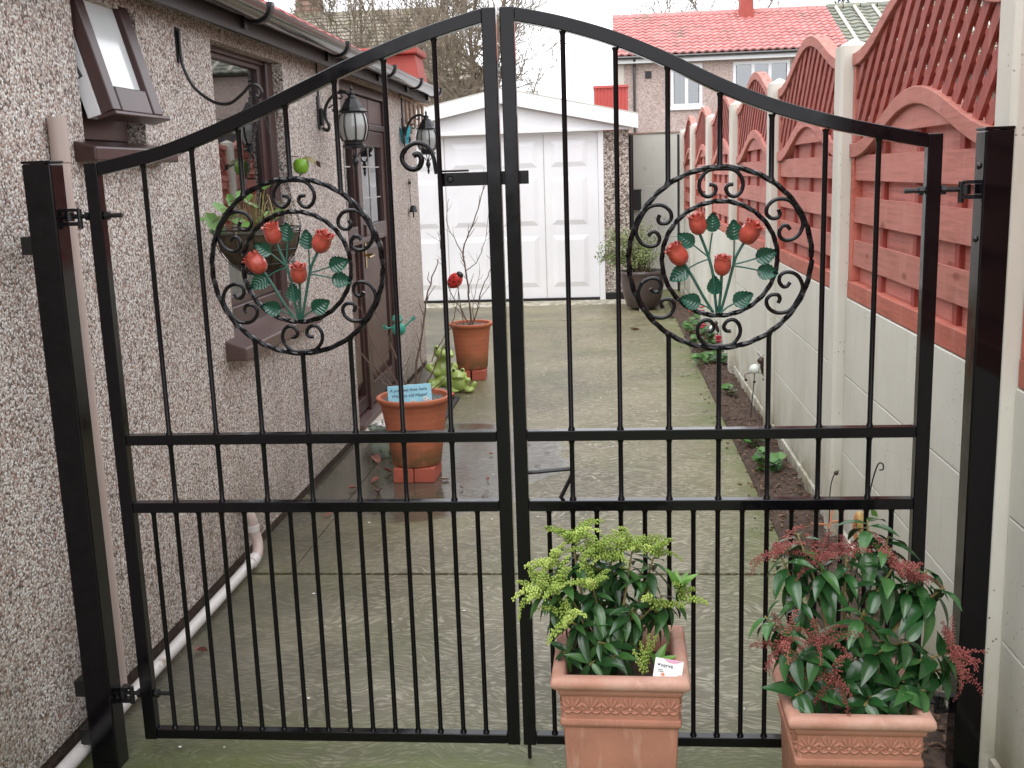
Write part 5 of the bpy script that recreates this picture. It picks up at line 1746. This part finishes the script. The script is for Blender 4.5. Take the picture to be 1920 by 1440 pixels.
for p in ((-.022, -.071, .321), (.042, -.071, .325)):
    obj('eye', MB().ball(c + V(p), .0105, 10, 8), M['lime_dark'], t, smooth=80)
t = thing('frog_ornament', 'squat round lime green ceramic frog in front of the farther pot', 'ornament', (-1.08, 7.46, 0), 'lime green frogs')
c = V((-1.075, 7.47, 0))
blob('body', [(c + V((0, 0, .068)), (.073, .062, .066), None), (c + V((0, -.01, .128)), (.062, .052, .034), None), (c + V((0, -.04, .118)), (.05, .03, .02), None), (c + V((-.03, -.02, .163)), (.017, .017, .018), None), (c + V((.032, -.02, .163)), (.017, .017, .018), None),
              (c + V((-.066, -.035, .095)), (.022, .03, .02), None), (c + V((.068, -.035, .095)), (.022, .03, .02), None), (c + V((-.06, -.03, .02)), (.035, .045, .02), None), (c + V((.075, -.03, .022)), (.035, .045, .02), None), (c + V((.105, -.01, .05)), (.02, .02, .035), RY(.5))], M['lime'], t, .005)
for p in ((-.030, -.035, .167), (.032, -.035, .167)):
    obj('eye', MB().ball(c + V(p), .009, 10, 8), M['lime_dark'], t, smooth=80)
obj('mouth', MB().tube(catmull([c + V((-.036, -.066, .108)), c + V((-.015, -.072, .118)), c + V((.015, -.072, .118)), c + V((.036, -.066, .108))], 5), .0022, 5), M['lime_dark'], t)
t = thing('frog_stake', 'small turquoise frog with waving arms on a stick in the nearer round pot', 'ornament', (-1.04, 5.2, .41))
c = V((-1.04, 5.20, .79))
blob('body', [(c, (.036, .03, .034), None), (c + V((-.004, -.004, .046)), (.027, .024, .018), None), (c + V((-.018, -.006, .062)), (.009, .009, .009), None), (c + V((.010, -.006, .064)), (.009, .009, .009), None)], M['turq'], t, .003)
mb = MB()
for sg in (-1, 1):
    q = [c + V((.03 * sg, 0, .01)), c + V((.05 * sg, 0, .02 + .01 * sg)), c + V((.062 * sg + .01, 0, .036 + .012 * sg))] if sg > 0 else [c + V((-.03, 0, .01)), c + V((-.05, 0, .004)), c + V((-.066, 0, .012))]
    mb.tube(q, .0045, 6)
    for a in (-1.2, -.4, .4, 1.2, 2.2):
        mb.tube([q[-1], q[-1] + V((math.cos(a + (0 if sg > 0 else PI)) * .017, 0, math.sin(a + (0.5 if sg > 0 else PI)) * .017))], .003, 5)
obj('arm', mb, M['turq'], t, smooth=60)
obj('mouth', MB().ball(c + V((0, -.022, .045)), (.018, .008, .006), 10, 6), M['orange'], t)
obj('stake', MB().tube([c, V((-1.05, 5.24, .42))], .003, 5), M['twig'], t)

# ------------------------------------------------------------------ things on the ground by the door
t = thing('doormat', 'black wrought pattern doormat lying outside the brown back door', 'doormat', (-1.22, 6.85, 0))
mb = MB().box((-1.41, 6.38, .006), (-1.04, 6.41, .022)).box((-1.41, 7.20, .006), (-1.04, 7.23, .022)).box((-1.41, 6.411, .006), (-1.38, 7.199, .022)).box((-1.07, 6.411, .006), (-1.04, 7.199, .022))
obj('border', mb, M['rubber'], t, bevel=.003)
mb = MB()
for i in range(6):
    for j in range(3):
        cx, cy = -1.325 + j * .1, 6.475 + i * .132
        mb.tube([(cx + .044 * math.cos(a), cy + .058 * math.sin(a), .013) for a in [2 * PI * q / 16 for q in range(16)]], .006, 5, True)
        mb.tube([(cx + .02 * math.cos(a), cy + .026 * math.sin(a), .013) for a in [2 * PI * q / 12 for q in range(12)]], .005, 4, True)
obj('scroll_pattern', mb, M['rubber'], t)
t = thing('toadstool_ornament', 'tiny red toadstool ornament with white spots by the doormat', 'ornament', (-1.10, 7.22, 0))
c = V((-1.10, 7.22, 0))
obj('stalk', MB().lathe([(.011, 0), (.008, .014), (.008, .028)], 12, c), M['paper'], t, smooth=60)
obj('cap', MB().lathe([(.0, .025), (.021, .027), (.025, .032), (.021, .043), (.011, .052), (0, .055)], 18, c), M['ladybird_red'], t, smooth=60)
for a in range(6):
    obj('spot', MB().ball(c + V((.0195 * math.cos(a * 1.05), .0195 * math.sin(a * 1.05), .043)), (.0045, .0045, .003), 8, 5), M['paper'], t)
t = thing('glazed_pot', 'small green and white glazed pot on the ground behind the nearer round pot', 'pot', (-1.27, 5.72, 0))
obj('pot_body', MB().lathe([(.062, 0), (.07, .01), (.072, .10), (.068, .155), (.076, .16), (.076, .172), (.066, .172), (.06, .14), (0, .138)], 28, (-1.27, 5.72, 0)), M['glazed_green'], t, smooth=45)
obj('soil', MB().lathe([(.058, .146), (.03, .152), (0, .15)], 16, (-1.27, 5.72, 0)), M['soil'], t)
mb = MB()
rn = random.Random(8)
for i in range(14):
    mb.ball((-1.27 + rn.gauss(0, .02), 5.72 + rn.gauss(0, .02), .168 + rn.uniform(0, .03)), rn.uniform(.006, .012), 7, 5)
obj('pebble', mb, M['paper'], t, smooth=60)
# fallen leaves and twigs on the drive
def curled_leaf(seed):
    rn = random.Random(seed)
    mb = MB()
    vs = []
    L_, w_ = 1.0, .34
    cu = rn.uniform(.4, 1.1)
    for j in range(7):
        u = j / 6
        ww = w_ * math.sin(PI * min(1, .06 + .9 * u))
        for s_ in (-1, 0, 1):
            vs.append((s_ * ww, u - .5, abs(s_) * ww * cu + .18 * math.sin(u * 3 + seed) + .05 * rn.random()))
    mb.add(vs, [(j * 3 + i, j * 3 + i + 1, (j + 1) * 3 + i + 1, (j + 1) * 3 + i) for j in range(6) for i in range(2)])
    return mesh('fallen_leaf', mb, smooth=60)
FL = []
for sdd, mt in ((1, 'dead_leaf'), (2, 'dead_leaf'), (3, 'pale_leaf'), (5, 'pale_leaf')):
    me = curled_leaf(sdd)
    me.materials.append(M[mt])
    FL.append(me)
rn = random.Random(21)
for (x, y, s_, k_, lab) in ((-1.28, 5.58, .075, 0, 'large rolled brown leaf in front of the green glazed pot'), (-1.17, 5.36, .05, 1, 'crumpled red brown leaf left of the bricks of the nearer pot'), (-1.11, 5.33, .05, 3, 'pale curled leaf touching the bricks of the nearer pot'), (-1.20, 5.18, .05, 1, 'brown leaf left of and nearer than the bricks'),
                            (-.845, 5.22, .05, 2, 'pale tan leaf right of the bricks of the nearer pot'), (-1.14, 4.98, .06, 0, 'long dark leaf on the damp ground below the nearer pot'), (-1.29, 5.06, .04, 1, 'small brown leaf on the damp strip by the wall'), (-1.30, 4.62, .04, 0, 'small dark leaf by the wall just beyond the lower rail'),
                            (-1.36, 3.2, .045, 1, 'lone brown leaf beside the white drain pipe'), (.253, 10.38, .10, 2, 'long pale leaf far up the drive near the big dark pot')):
    o = bpy.data.objects.new('fallen_leaf', FL[k_])
    COL.objects.link(o)
    o.location = (x, y, .012)
    o.scale = (s_,) * 3
    o.rotation_euler = (rn.uniform(-.3, .3), rn.uniform(-.3, .3), rn.uniform(0, 6))
    tag(o, lab, 'leaf', 'dead leaves on the drive')
for (x, y, s_, k_) in ((-.62, 5.2, .03, 1), (-.55, 5.45, .03, 0), (-.74, 5.05, .025, 0), (-.5, 5.1, .025, 1), (-.66, 5.7, .022, 1), (-.47, 5.75, .022, 0)):
    o = bpy.data.objects.new('leaf_scrap', FL[k_])
    COL.objects.link(o)
    o.location = (x, y, .010)
    o.scale = (s_,) * 3
    o.rotation_euler = (rn.uniform(-.3, .3), rn.uniform(-.3, .3), rn.uniform(0, 6))
    tag(o, 'tiny dark leaf scrap lying on the wet patch of the drive', 'leaf', 'dark scraps on the wet patch')
mb = MB()
for i in range(46):
    x, y = rn.uniform(-1.25, .6), 2.4 + 6 * rn.random() ** 1.4
    mb.ball((x, y, .003), (rn.uniform(.003, .007), rn.uniform(.002, .005), .002), 6, 4)
tag(obj('pale_fleck', mb, M['paper'], clean=False), 'tiny white flecks of blossom and grit scattered on the drive', kind='stuff')
mb = MB()
for i in range(60):
    x, y = (rn.uniform(-1.3, -.3), rn.uniform(4.6, 6.2)) if i < 40 else (rn.uniform(.55, .7), rn.uniform(2.8, 9))
    a = rn.uniform(0, 6)
    L_ = rn.uniform(.01, .05)
    mb.tube([(x, y, .005), (x + L_ * .5 * math.cos(a), y + L_ * .5 * math.sin(a), .008), (x + L_ * math.cos(a + .3), y + L_ * math.sin(a + .3), .005)], .0017, 4)
tag(obj('twig_litter', mb, M['twig'], clean=False), 'thin broken twigs littering the drive round the pot and along the bed', kind='stuff')

# ------------------------------------------------------------------ big dark pot with a shrub
bx_, by_ = .385, 11.95
t = thing('dark_pot', 'big dark brown glazed pot by the garage corner', 'pot', (bx_, by_, 0))
obj('pot_body', MB().lathe([(.165, .03), (.175, .035), (.215, .16), (.240, .30), (.246, .38), (.258, .395), (.262, .415), (.25, .43), (.232, .43), (.225, .39), (0, .385)], 40, (bx_, by_, 0)), M['dark_pot'], t, smooth=50)
for a in (0.4, 2.5, 4.6):
    obj('foot', MB().box((bx_ + .12 * math.cos(a) - .03, by_ + .12 * math.sin(a) - .03, 0), (bx_ + .12 * math.cos(a) + .03, by_ + .12 * math.sin(a) + .03, .0295)), M['concrete'], t)
t = thing('leafy_shrub', 'airy grey green small leaved shrub growing in the big dark pot', 'plant', (bx_, by_, .39))
sm, lm = MB(), MB()
rn = random.Random(14)
obj('soil', MB().lathe([(.222, .392), (.1, .405), (0, .40)], 20, (bx_, by_, 0)), M['soil'], t)
for i in range(44):
    a = rn.uniform(0, 2 * PI)
    rr = rn.uniform(.08, .42)
    top = V((bx_ - .10 + rr * math.cos(a), by_ + .8 * rr * math.sin(a), .40 + rn.uniform(.15, .58) * (1.15 - rr)))
    if i < 9:
        top = V((bx_ - rn.uniform(.25, .50), by_ + rn.uniform(-.1, .15), rn.uniform(.48, .74)))
    bs = V((bx_ + rn.gauss(0, .05), by_ + rn.gauss(0, .05), .39))
    pts = catmull([bs, bs.lerp(top, .5) + V((0, 0, .08)), top], 6)
    sm.tube(pts, [.006 * (1 - .7 * q / len(pts)) for q in range(len(pts))], 4)
    for q in range(3, len(pts)):
        for _ in range(9):
            p = pts[q] + V((rn.gauss(0, .035), rn.gauss(0, .035), rn.gauss(0, .03)))
            d = V((rn.gauss(0, 1), rn.gauss(0, 1), rn.gauss(.3, .7))).normalized()
            n_ = d.orthogonal().normalized()
            L_, w_ = rn.uniform(.016, .034), rn.uniform(.006, .010)
            lm.add([p, p + d * L_ * .5 + n_ * w_, p + d * L_, p + d * L_ * .5 - n_ * w_], [(0, 1, 2, 3)])
obj('stem', sm, M['twig'], t, clean=False)
obj('foliage', lm, M['grey_green_leaf'], t, clean=False, kind='stuff')

# ------------------------------------------------------------------ plants and ornaments in the bed
WL = round_leaf_mesh('border_leaf', M['weed'], 5, .12, .2, 16)
FLW = None
def border_plant(name, label, x, y, n, rad, h, seed, flowers=0, fcol='red_flower'):
    rn = random.Random(seed)
    t = thing(name, label, 'plant', (x, y, .02))
    org = (x, y, .02)
    sm = MB()
    for i in range(n):
        a, r = rn.uniform(0, 2 * PI), rad * math.sqrt(rn.random())
        p = V((x + r * math.cos(a), y + 1.4 * r * math.sin(a), .03 + h * rn.uniform(.25, 1) * (1.1 - r / rad * .6)))
        sm.tube([(x + .2 * (p.x - x), y + .2 * (p.y - y), .02), p - V((0, 0, .004))], .0018, 3)
        inst('leaf', WL, leaf_mtx(p, (math.cos(a), math.sin(a), .2), (rn.gauss(-.1, .4), -.35 + rn.gauss(0, .4), 1), rn.uniform(.018, .036), org), t)
    obj('stem', sm, M['stem'], t, clean=False)
    for i in range(flowers):
        a, r = rn.uniform(0, 2 * PI), rad * rn.random()
        p = V((x + r * math.cos(a) - .02, y + r * math.sin(a), .05 + h * rn.uniform(.75, 1.25)))
        mb = MB()
        for k in range(5):
            an = 2 * PI * k / 5
            mb.ball(p + V((.014 * math.cos(an), .014 * math.sin(an), .006)), (.013, .013, .006), 7, 5, RZ(an) @ RY(-.5))
        obj('flower', mb, M[fcol], t, smooth=60)
    return t
border_plant('bedding_plant', 'low green bedding plant with red flowers at the far end of the bed', .79, 9.75, 40, .11, .20, 31, 3)
border_plant('bedding_plant', 'bushy green and red bedding plant beside the inner scroll of the right medallion', .80, 8.95, 46, .12, .20, 32, 4)
border_plant('red_leaved_plant', 'plant with dark red drooping blooms against the pale fence boards', .86, 8.25, 10, .05, .16, 36, 5)
border_plant('bedding_plant', 'green clump spreading over the front edge of the bed', .77, 8.3, 34, .12, .09, 33)
border_plant('weed_plant', 'small green weed between the bed edge and the fence', .80, 7.1, 9, .05, .09, 34)
border_plant('weed_plant', 'green seedling clump in the middle of the bed above the gate rails', .79, 5.75, 16, .07, .09, 35)
border_plant('weed_plant', 'leafy green clump in the bed just behind the upper gate rail', .775, 5.28, 26, .09, .10, 37)

def bug(x, y, z, label, s=1.0):
    t = thing('insect_ornament', label, 'ornament', (x, y, 0), 'metal insects on stakes in the bed')
    c = V((x, y, z))
    obj('belly', MB().lathe([(.0, -.034), (.018, -.030), (.028, -.014), (.030, .0), (.026, .016), (.012, .028), (0, .030)], 16, c, 0, Matrix.Scale(s, 3) @ RY(1.1)), M['cast_eye'], t, smooth=60)
    obj('head', MB().ball(c + V((.035, -.01, .052)) * s, (.024 * s, .022 * s, .022 * s), 12, 8), M['wing_brown'], t, smooth=60)
    obj('wing', MB().ball(c + V((.055, .03, -.01)) * s, (.018 * s, .03 * s, .048 * s), 12, 8, RY(-.25)), M['wing_brown'], t, smooth=60)
    mb = MB()
    for (dx, dz) in ((-.055, -.062), (-.005, -.075), (.05, -.06)):
        e = c + V((dx, -.02, dz)) * s
        mb = MB().tube(catmull([c + V((dx * .3, -.01, -.02)) * s, c + V((dx * 1.1, -.02, -.03)) * s, e], 4), .0022 * s, 4)
        mb.ball(e, .009 * s, 8, 6)
        obj('leg', mb, M['black_matt'], t, smooth=60)
    for dx in (.02, .055):
        mb = MB().tube(catmull([c + V((.035, -.01, .07)) * s, c + V((dx, -.01, .09)) * s, c + V((dx + (.01 if dx > .03 else -.01), -.015, .098)) * s], 4), .0016, 4)
        obj('antenna', mb, M['black_matt'], t, smooth=60)
    obj('stake', MB().tube([c + V((0, 0, -.02)), V((x - .03, y - .02, -.03))], .003, 5), M['black_matt'], t)
bug(.872, 6.42, .33, 'metal insect ornament with pale belly on a stake before the second fence bay')
bug(.862, 8.95, .21, 'smaller metal insect ornament on a stake seen inside the bottom scroll of the right medallion', .8)
t = thing('bird_stake', 'yellow striped metal bird on a stake with a cross perch in the bed', 'ornament', (.80, 3.40, 0))
c = V((.805, 3.40, .385))
obj('body', MB().lathe([(0, -.046), (.009, -.038), (.0155, -.02), (.016, .005), (.012, .026), (.007, .034), (0, .036)], 16, c, 0, RY(-.1)), M['yellow_paint'], t, smooth=60)
obj('tail', MB().prism([c + V((-.012, 0, -.03)), c + V((-.022, 0, -.045)), c + V((-.014, 0, -.085)), c + V((-.006, 0, -.05))], (0, .004, 0)), M['orange'], t)
obj('wing', MB().ball(c + V((-.018, 0, .0)), (.006, .012, .032), 10, 8, RY(.15)), M['orange'], t, smooth=60)
obj('perch', MB().tube([c + V((-.03, 0, -.098)), c + V((.06, 0, -.112))], .0032, 5), M['black_matt'], t)
obj('leaf', MB().prism([c + V((.03, 0, .045)), c + V((.05, 0, .035)), c + V((.055, 0, .015)), c + V((.035, 0, .02))], (0, .003, 0)), M['fresh_leaf'], t)
obj('stake', MB().tube(catmull([V((.76, 3.42, 0)), c + V((.0, .005, -.14)), c + V((.022, .01, -.02)), c + V((.03, .01, .10)), c + V((.05, .01, .185)), c + V((.066, .01, .19)), c + V((.068, .01, .172)), c + V((.056, .01, .17))], 5), .0025, 5), M['black_matt'], t, smooth=60)
t = thing('dragonfly_stake', 'orange dragonfly ornament with spread wings on a thin wire stake', 'ornament', (.80, 3.85, 0))
c = V((.795, 3.83, .235))
obj('wing', MB().ball(c + V((-.034, 0, -.004)), (.034, .003, .0045), 10, 6, RY(.1)).ball(c + V((.030, 0, .007)), (.030, .003, .005), 10, 6, RY(-.15)), M['orange'], t, smooth=60)
obj('body', MB().tube([c + V((.0, -.0, -.02)), c + V((.01, 0, .05))], .004, 6).ball(c + V((.012, 0, .055)), .007, 8, 6), M['print_orange'], t, smooth=60)
obj('stake', MB().tube(catmull([V((.80, 3.86, 0)), c, c + V((.0, 0, .12)), c + V((.012, 0, .18)), c + V((.03, 0, .20))], 5), .0022, 5), M['black_matt'], t, smooth=60)
obj('bead', MB().ball(c + V((.02, 0, .19)), .009, 8, 6), M['wing_brown'], t)

# ------------------------------------------------------------------ the two square planters in front of the gate
def shell_mesh():
    mb = MB()
    for k in range(5):
        a = (k - 2) * .52
        d = V((math.sin(a), 0, math.cos(a)))
        mb.ball(d * .0155 + V((0, 0, -.002)), (.0042, .0042, .0125 if abs(k - 2) < 2 else .009), 8, 6, RY(a))
    mb.ball((0, 0, -.002), (.0055, .004, .0055), 8, 6)
    for sg in (-1, 1):
        mb.tube(catmull([(0, 0, -.006), (sg * .009, 0, -.010), (sg * .0165, 0, -.006), (sg * .016, 0, .001), (sg * .0115, 0, -.001)], 4), .0026, 6)
    me = mesh('shell_relief', mb, smooth=60, clean=False)
    me.materials.append(M['terra'])
    return me
SHELL = shell_mesh()
def sq(h, z):
    return [(-h, -h, z), (h, -h, z), (h, h, z), (-h, h, z)]
def planter(x, y, rz, s, label):
    t = thing('planter', label, 'planter', (0, 0, 0), 'square terracotta planters before the gate')
    H_ = .42
    prof = [(.118, 0), (.120, .004), (.131, .300), (.137, .306), (.139, .313), (.137, .321), (.1335, .323), (.1355, .380), (.140, .384), (.142, .392), (.141, .398), (.150, .401), (.156, .407), (.1575, .416), (.155, .425), (.148, .430), (.131, .430), (.125, .424), (.120, .36), (.001, .355)]
    mb = MB()
    n = 10
    vs = []
    for (r, z) in prof:
        cr = min(.006, r * .2)
        ring = []
        for k in range(4):
            sx, sy = ((-1, -1), (1, -1), (1, 1), (-1, 1))[k]
            cx, cy = sx * (r - cr), sy * (r - cr)
            a0 = PI + k * PI / 2
            for q in range(3):
                a = a0 + q * PI / 4
                ring.append((cx + cr * math.cos(a), cy + cr * math.sin(a), z))
        vs += ring
    m_ = 12
    fs = [tuple(range(m_ - 1, -1, -1))]
    for i in range(len(prof) - 1):
        fs += [(i * m_ + j, i * m_ + (j + 1) % m_, (i + 1) * m_ + (j + 1) % m_, (i + 1) * m_ + j) for j in range(m_)]
    mb.add(vs, fs)
    obj('planter_body', mb, M['terra'], t, smooth=42)
    for face in range(4):
        for k in range(6):
            u = -.109 + k * .0436
            m1 = Matrix.Rotation(face * PI / 2, 4, 'Z') @ Matrix.Translation((u, -.1345, .350)) @ Matrix.Scale(1.12, 4)
            inst('shell_relief', SHELL, m1, t)
    mb = MB()
    nn = 14
    vs = [(-.121 + .242 * i / nn, -.121 + .242 * j / nn, .372 + .014 * noise.noise(V((i * .8, j * .8, x * 9))) + .006 * noise.noise(V((i * 3.1, j * 3.1, x)))) for j in range(nn + 1) for i in range(nn + 1)]
    mb.add(vs, [(j * (nn + 1) + i, j * (nn + 1) + i + 1, (j + 1) * (nn + 1) + i + 1, (j + 1) * (nn + 1) + i) for j in range(nn) for i in range(nn)])
    obj('compost', mb, M['soil'], t, smooth=60)
    t.location = (x, y, 0)
    t.rotation_euler = (0, 0, rz)
    t.scale = (s, s, s)
    return t
PLX, PLY = .016, 2.352
PRX, PRY = .508, 2.215
planter(PLX, PLY, -.02, .985, 'square terracotta planter with shell frieze standing before the middle of the gate')
planter(PRX, PRY, -.01, .95, 'square terracotta planter with shell frieze before the right gate post, nearest the camera')

LF1 = blade_mesh('long_leaf', M['pieris_leaf'], .16, .24, .05, tipw=.75)
LF2 = blade_mesh('broad_leaf', M['pieris_leaf2'], .205, .36, .06, tipw=.7)
LF3 = blade_mesh('pale_leaf', M['fresh_leaf'], .2, .15, .07)
def raceme_mesh(name, mat, seed, L=1.0, beads=46, br=.028, droop=.35, stem='lime_bud'):
    rn = random.Random(seed)
    mb = MB()
    pts = catmull([(0, 0, 0), (.0, .35, .02), (0, .7, -.12 * droop * 2), (0, 1.0, -droop)], 5)
    mb.tube(pts, [.012 * (1 - .6 * i / len(pts)) for i in range(len(pts))], 4)
    for i in range(beads):
        u = .12 + .88 * i / beads
        q = pts[min(len(pts) - 1, int(u * (len(pts) - 1)))]
        a = i * 2.4
        rr = .105 * (1.15 - .6 * u) * (.6 + .8 * rn.random())
        c = q + V((rr * math.cos(a), rn.gauss(0, .012), rr * math.sin(a) - .015))
        mb.tube([q, c], .005, 3)
        s_ = br * rn.uniform(.8, 1.15) * (1.1 - .4 * u)
        mb.ball(c, (s_, s_, s_ * 1.25), 6, 4)
    me = mesh(name, mb, smooth=80, clean=False)
    me.materials.append(mat)
    return me
RL = [raceme_mesh('lime_raceme', M['lime_bud'], q, beads=50, br=.040, droop=.25 + .15 * q) for q in range(3)]
RR = [raceme_mesh('red_raceme', M['red_bud'], q, beads=50, br=.024, droop=.15 + .18 * q) for q in range(3)]

def pieris(base, shoots, leaf, nleaf, llen, label, seed, rac, rlen, name='pieris_shrub', up=.0):
    rn = random.Random(seed)
    t = thing(name, label, 'plant', base)
    sm = MB()
    nl = 0
    for (tip, fl) in shoots:
        tip = V(tip)
        bs = V(base) + V((rn.gauss(0, .02), rn.gauss(0, .02), 0))
        mid = bs.lerp(tip, .55) + V((rn.gauss(0, .012), rn.gauss(0, .012), .02))
        pts = catmull([bs, mid, tip], 6)
        sm.tube(pts, [.0048 * (1 - .6 * i / len(pts)) for i in range(len(pts))], 5)
        ax = (pts[-1] - pts[-3]).normalized()
        k_ = nleaf + rn.randint(-1, 2)
        for i in range(k_):
            a = i * 2.399 + rn.uniform(-.3, .3)
            e = ax.orthogonal().normalized()
            f2 = ax.cross(e)
            rad = e * math.cos(a) + f2 * math.sin(a)
            back = i / k_
            el = .55 - 1.05 * back + rn.gauss(0, .12)
            d = rad * math.cos(el) + ax * math.sin(el) + V((0, 0, -.38 - .25 * back))
            p = tip - ax * (.004 + back * .06)
            L_ = llen * rn.uniform(.72, 1.15) * (.85 + .25 * back)
            inst('leaf', leaf, leaf_mtx(p, d, ax * .7 + V((0, 0, 1)), L_, base), t)
            nl += 1
        if fl:
            for q in range(fl):
                a = q * 2 * PI / fl + rn.uniform(-.4, .4)
                e = ax.orthogonal().normalized()
                f2 = ax.cross(e)
                d = (e * math.cos(a) + f2 * math.sin(a)) * rn.uniform(.7, 1.2) + ax * rn.uniform(.15, .7) + V((0, 0, .05 + up * rn.random()))
                inst('flower_raceme', rac[rn.randint(0, 2)], leaf_mtx(tip + ax * .008, d, V((0, 0, 1)), rlen * rn.uniform(.75, 1.2), base), t)
    obj('stem', sm, M['stem'], t, smooth=60, clean=False)
    return t, nl
bL = V((PLX - .02, PLY, .375))
shL = []
for (dx, dy, dz, fl) in ((-.13, .0, .25, 8), (-.085, .02, .30, 9), (-.04, .0, .28, 8), (.0, .02, .26, 7), (.05, .03, .28, 7), (.10, .02, .27, 7), (-.16, -.03, .20, 8), (-.11, -.03, .21, 7), (-.04, -.05, .22, 6), (.05, -.06, .18, 0), (-.09, -.07, .15, 6), (-.03, -.09, .11, 0), (.09, -.02, .16, 4), (.12, .04, .17, 0), (-.11, -.06, .07, 0), (-.05, -.1, .06, 0),
                         (.0, -.09, .07, 0), (-.13, .05, .12, 0), (.0, .06, .20, 5), (.06, .06, .15, 0), (-.06, .07, .15, 0), (.155, .0, .17, 4), (-.02, -.06, .15, 0)):
    shL.append((bL + V((dx, dy, dz)), fl))
tL, n1 = pieris(bL, shL, LF1, 12, .074, 'bushy green shrub with lime yellow flower buds in the middle planter', 5, RL, .070, up=.9)
rn = random.Random(77)
for (c, k_, d0) in ((bL + V((.155, .0, .20)), 6, V((.3, -.1, 1))), (bL + V((.10, -.07, .045)), 4, V((.5, -.3, .8)))):
    for i in range(k_):
        a = 2 * PI * i / k_
        inst('leaf', LF3, leaf_mtx(c, d0 + V((.8 * math.cos(a), .8 * math.sin(a), .2)), V((0, -.4, 1)), .055 * rn.uniform(.8, 1.2), bL), tL)
for q in range(4):
    inst('flower_raceme', RL[q % 3], leaf_mtx(bL + V((.075, -.08, .03 + .012 * q)), V((.3 * (q - 1.5), -.2, 1)), V((0, -1, .2)), .06, bL), tL)
bR = V((PRX - .01, PRY + .02, .37))
shR = []
for (dx, dy, dz, fl) in ((-.13, .02, .32, 6), (-.09, .06, .36, 0), (-.05, .0, .31, 6), (.01, .03, .32, 6), (.06, .06, .39, 0), (.10, .04, .36, 0), (.10, .0, .30, 7), (.14, .0, .27, 6), (.18, .02, .29, 0), (.21, .0, .26, 0), (-.17, -.02, .20, 0), (-.13, -.07, .15, 7), (-.07, -.09, .17, 7), (-.03, -.10, .09, 6), (.03, -.06, .23, 0), (.06, -.1, .16, 0),
                         (.12, -.08, .17, 0), (.20, -.07, .14, 8), (.22, -.03, .09, 7), (.10, -.12, .07, 0), (-.12, -.11, .06, 0), (.02, -.13, .05, 0), (-.02, -.04, .16, 0), (-.10, -.02, .24, 0), (.15, -.1, .07, 0)):
    shR.append((bR + V((dx, dy, dz)), fl))
pieris(bR, shR, LF2, 12, .079, 'glossy dark green shrub with drooping red flower buds in the right planter', 6, RR, .080)

# plant label stuck in the middle planter
t = thing('plant_label', 'white plant label card with a pink corner and dark lettering in the middle planter', 'label', (.1, 2.22, .41))
ux, uy = V((.975, .02, -.19)).normalized(), V((.17, .30, .94)).normalized()
uy = (uy - ux * uy.dot(ux)).normalized()
uz = ux.cross(uy)
o_ = V((.086, 2.222, .424))
cw_, ch_ = .064, .042
q4 = [o_, o_ + ux * cw_, o_ + ux * cw_ + uy * ch_, o_ + uy * ch_]
obj('card', MB().hexa(q4, [q - uz * .0012 for q in q4]), M['paper'], t, bevel=.0006)
f_ = o_ + uz * .0006
obj('pink_corner', MB().prism([f_ + ux * .018 + uy * .0416, f_ + ux * .060 + uy * .0416, f_ + ux * .052 + uy * .0375, f_ + ux * .040 + uy * .0345, f_ + ux * .028 + uy * .036], uz * .0004), M['pink'], t)
obj('lettering', text_mb('verve', .0125, f_ + ux * .0135 + uy * .0235, ux, uy, .0003), M['ink'], t, clean=False)
obj('emblem', MB().ball(f_ + ux * .0095 + uy * .0275, (.0022, .0008, .0022), 8, 5).tube([f_ + ux * .0065 + uy * .0295, f_ + ux * .0095 + uy * .0275, f_ + ux * .0125 + uy * .0300], .0007, 4), M['ink'], t)
for (zz, ww) in ((.0165, .010), (.0125, .013)):
    obj('small_print', MB().hexa([f_ + ux * .009 + uy * zz, f_ + ux * (.009 + ww) + uy * zz, f_ + ux * (.009 + ww) + uy * (zz + .0015), f_ + ux * .009 + uy * (zz + .0015)], [q + uz * .0004 for q in (f_ + ux * .009 + uy * zz, f_ + ux * (.009 + ww) + uy * zz, f_ + ux * (.009 + ww) + uy * (zz + .0015), f_ + ux * .009 + uy * (zz + .0015))]), M['gravel'], t)
obj('orange_mark', MB().ball(f_ + ux * .021 + uy * .007, (.0045, .0006, .0042), 10, 5), M['print_orange'], t)
q4 = [o_ + ux * .025 - uz * .0015, o_ + ux * .04 - uz * .0015, o_ + ux * .036 + V((0, .045, -.045)), o_ + ux * .029 + V((0, .045, -.045))]
obj('tongue', MB().hexa(q4, [q - uz * .001 for q in q4]), M['paper'], t)
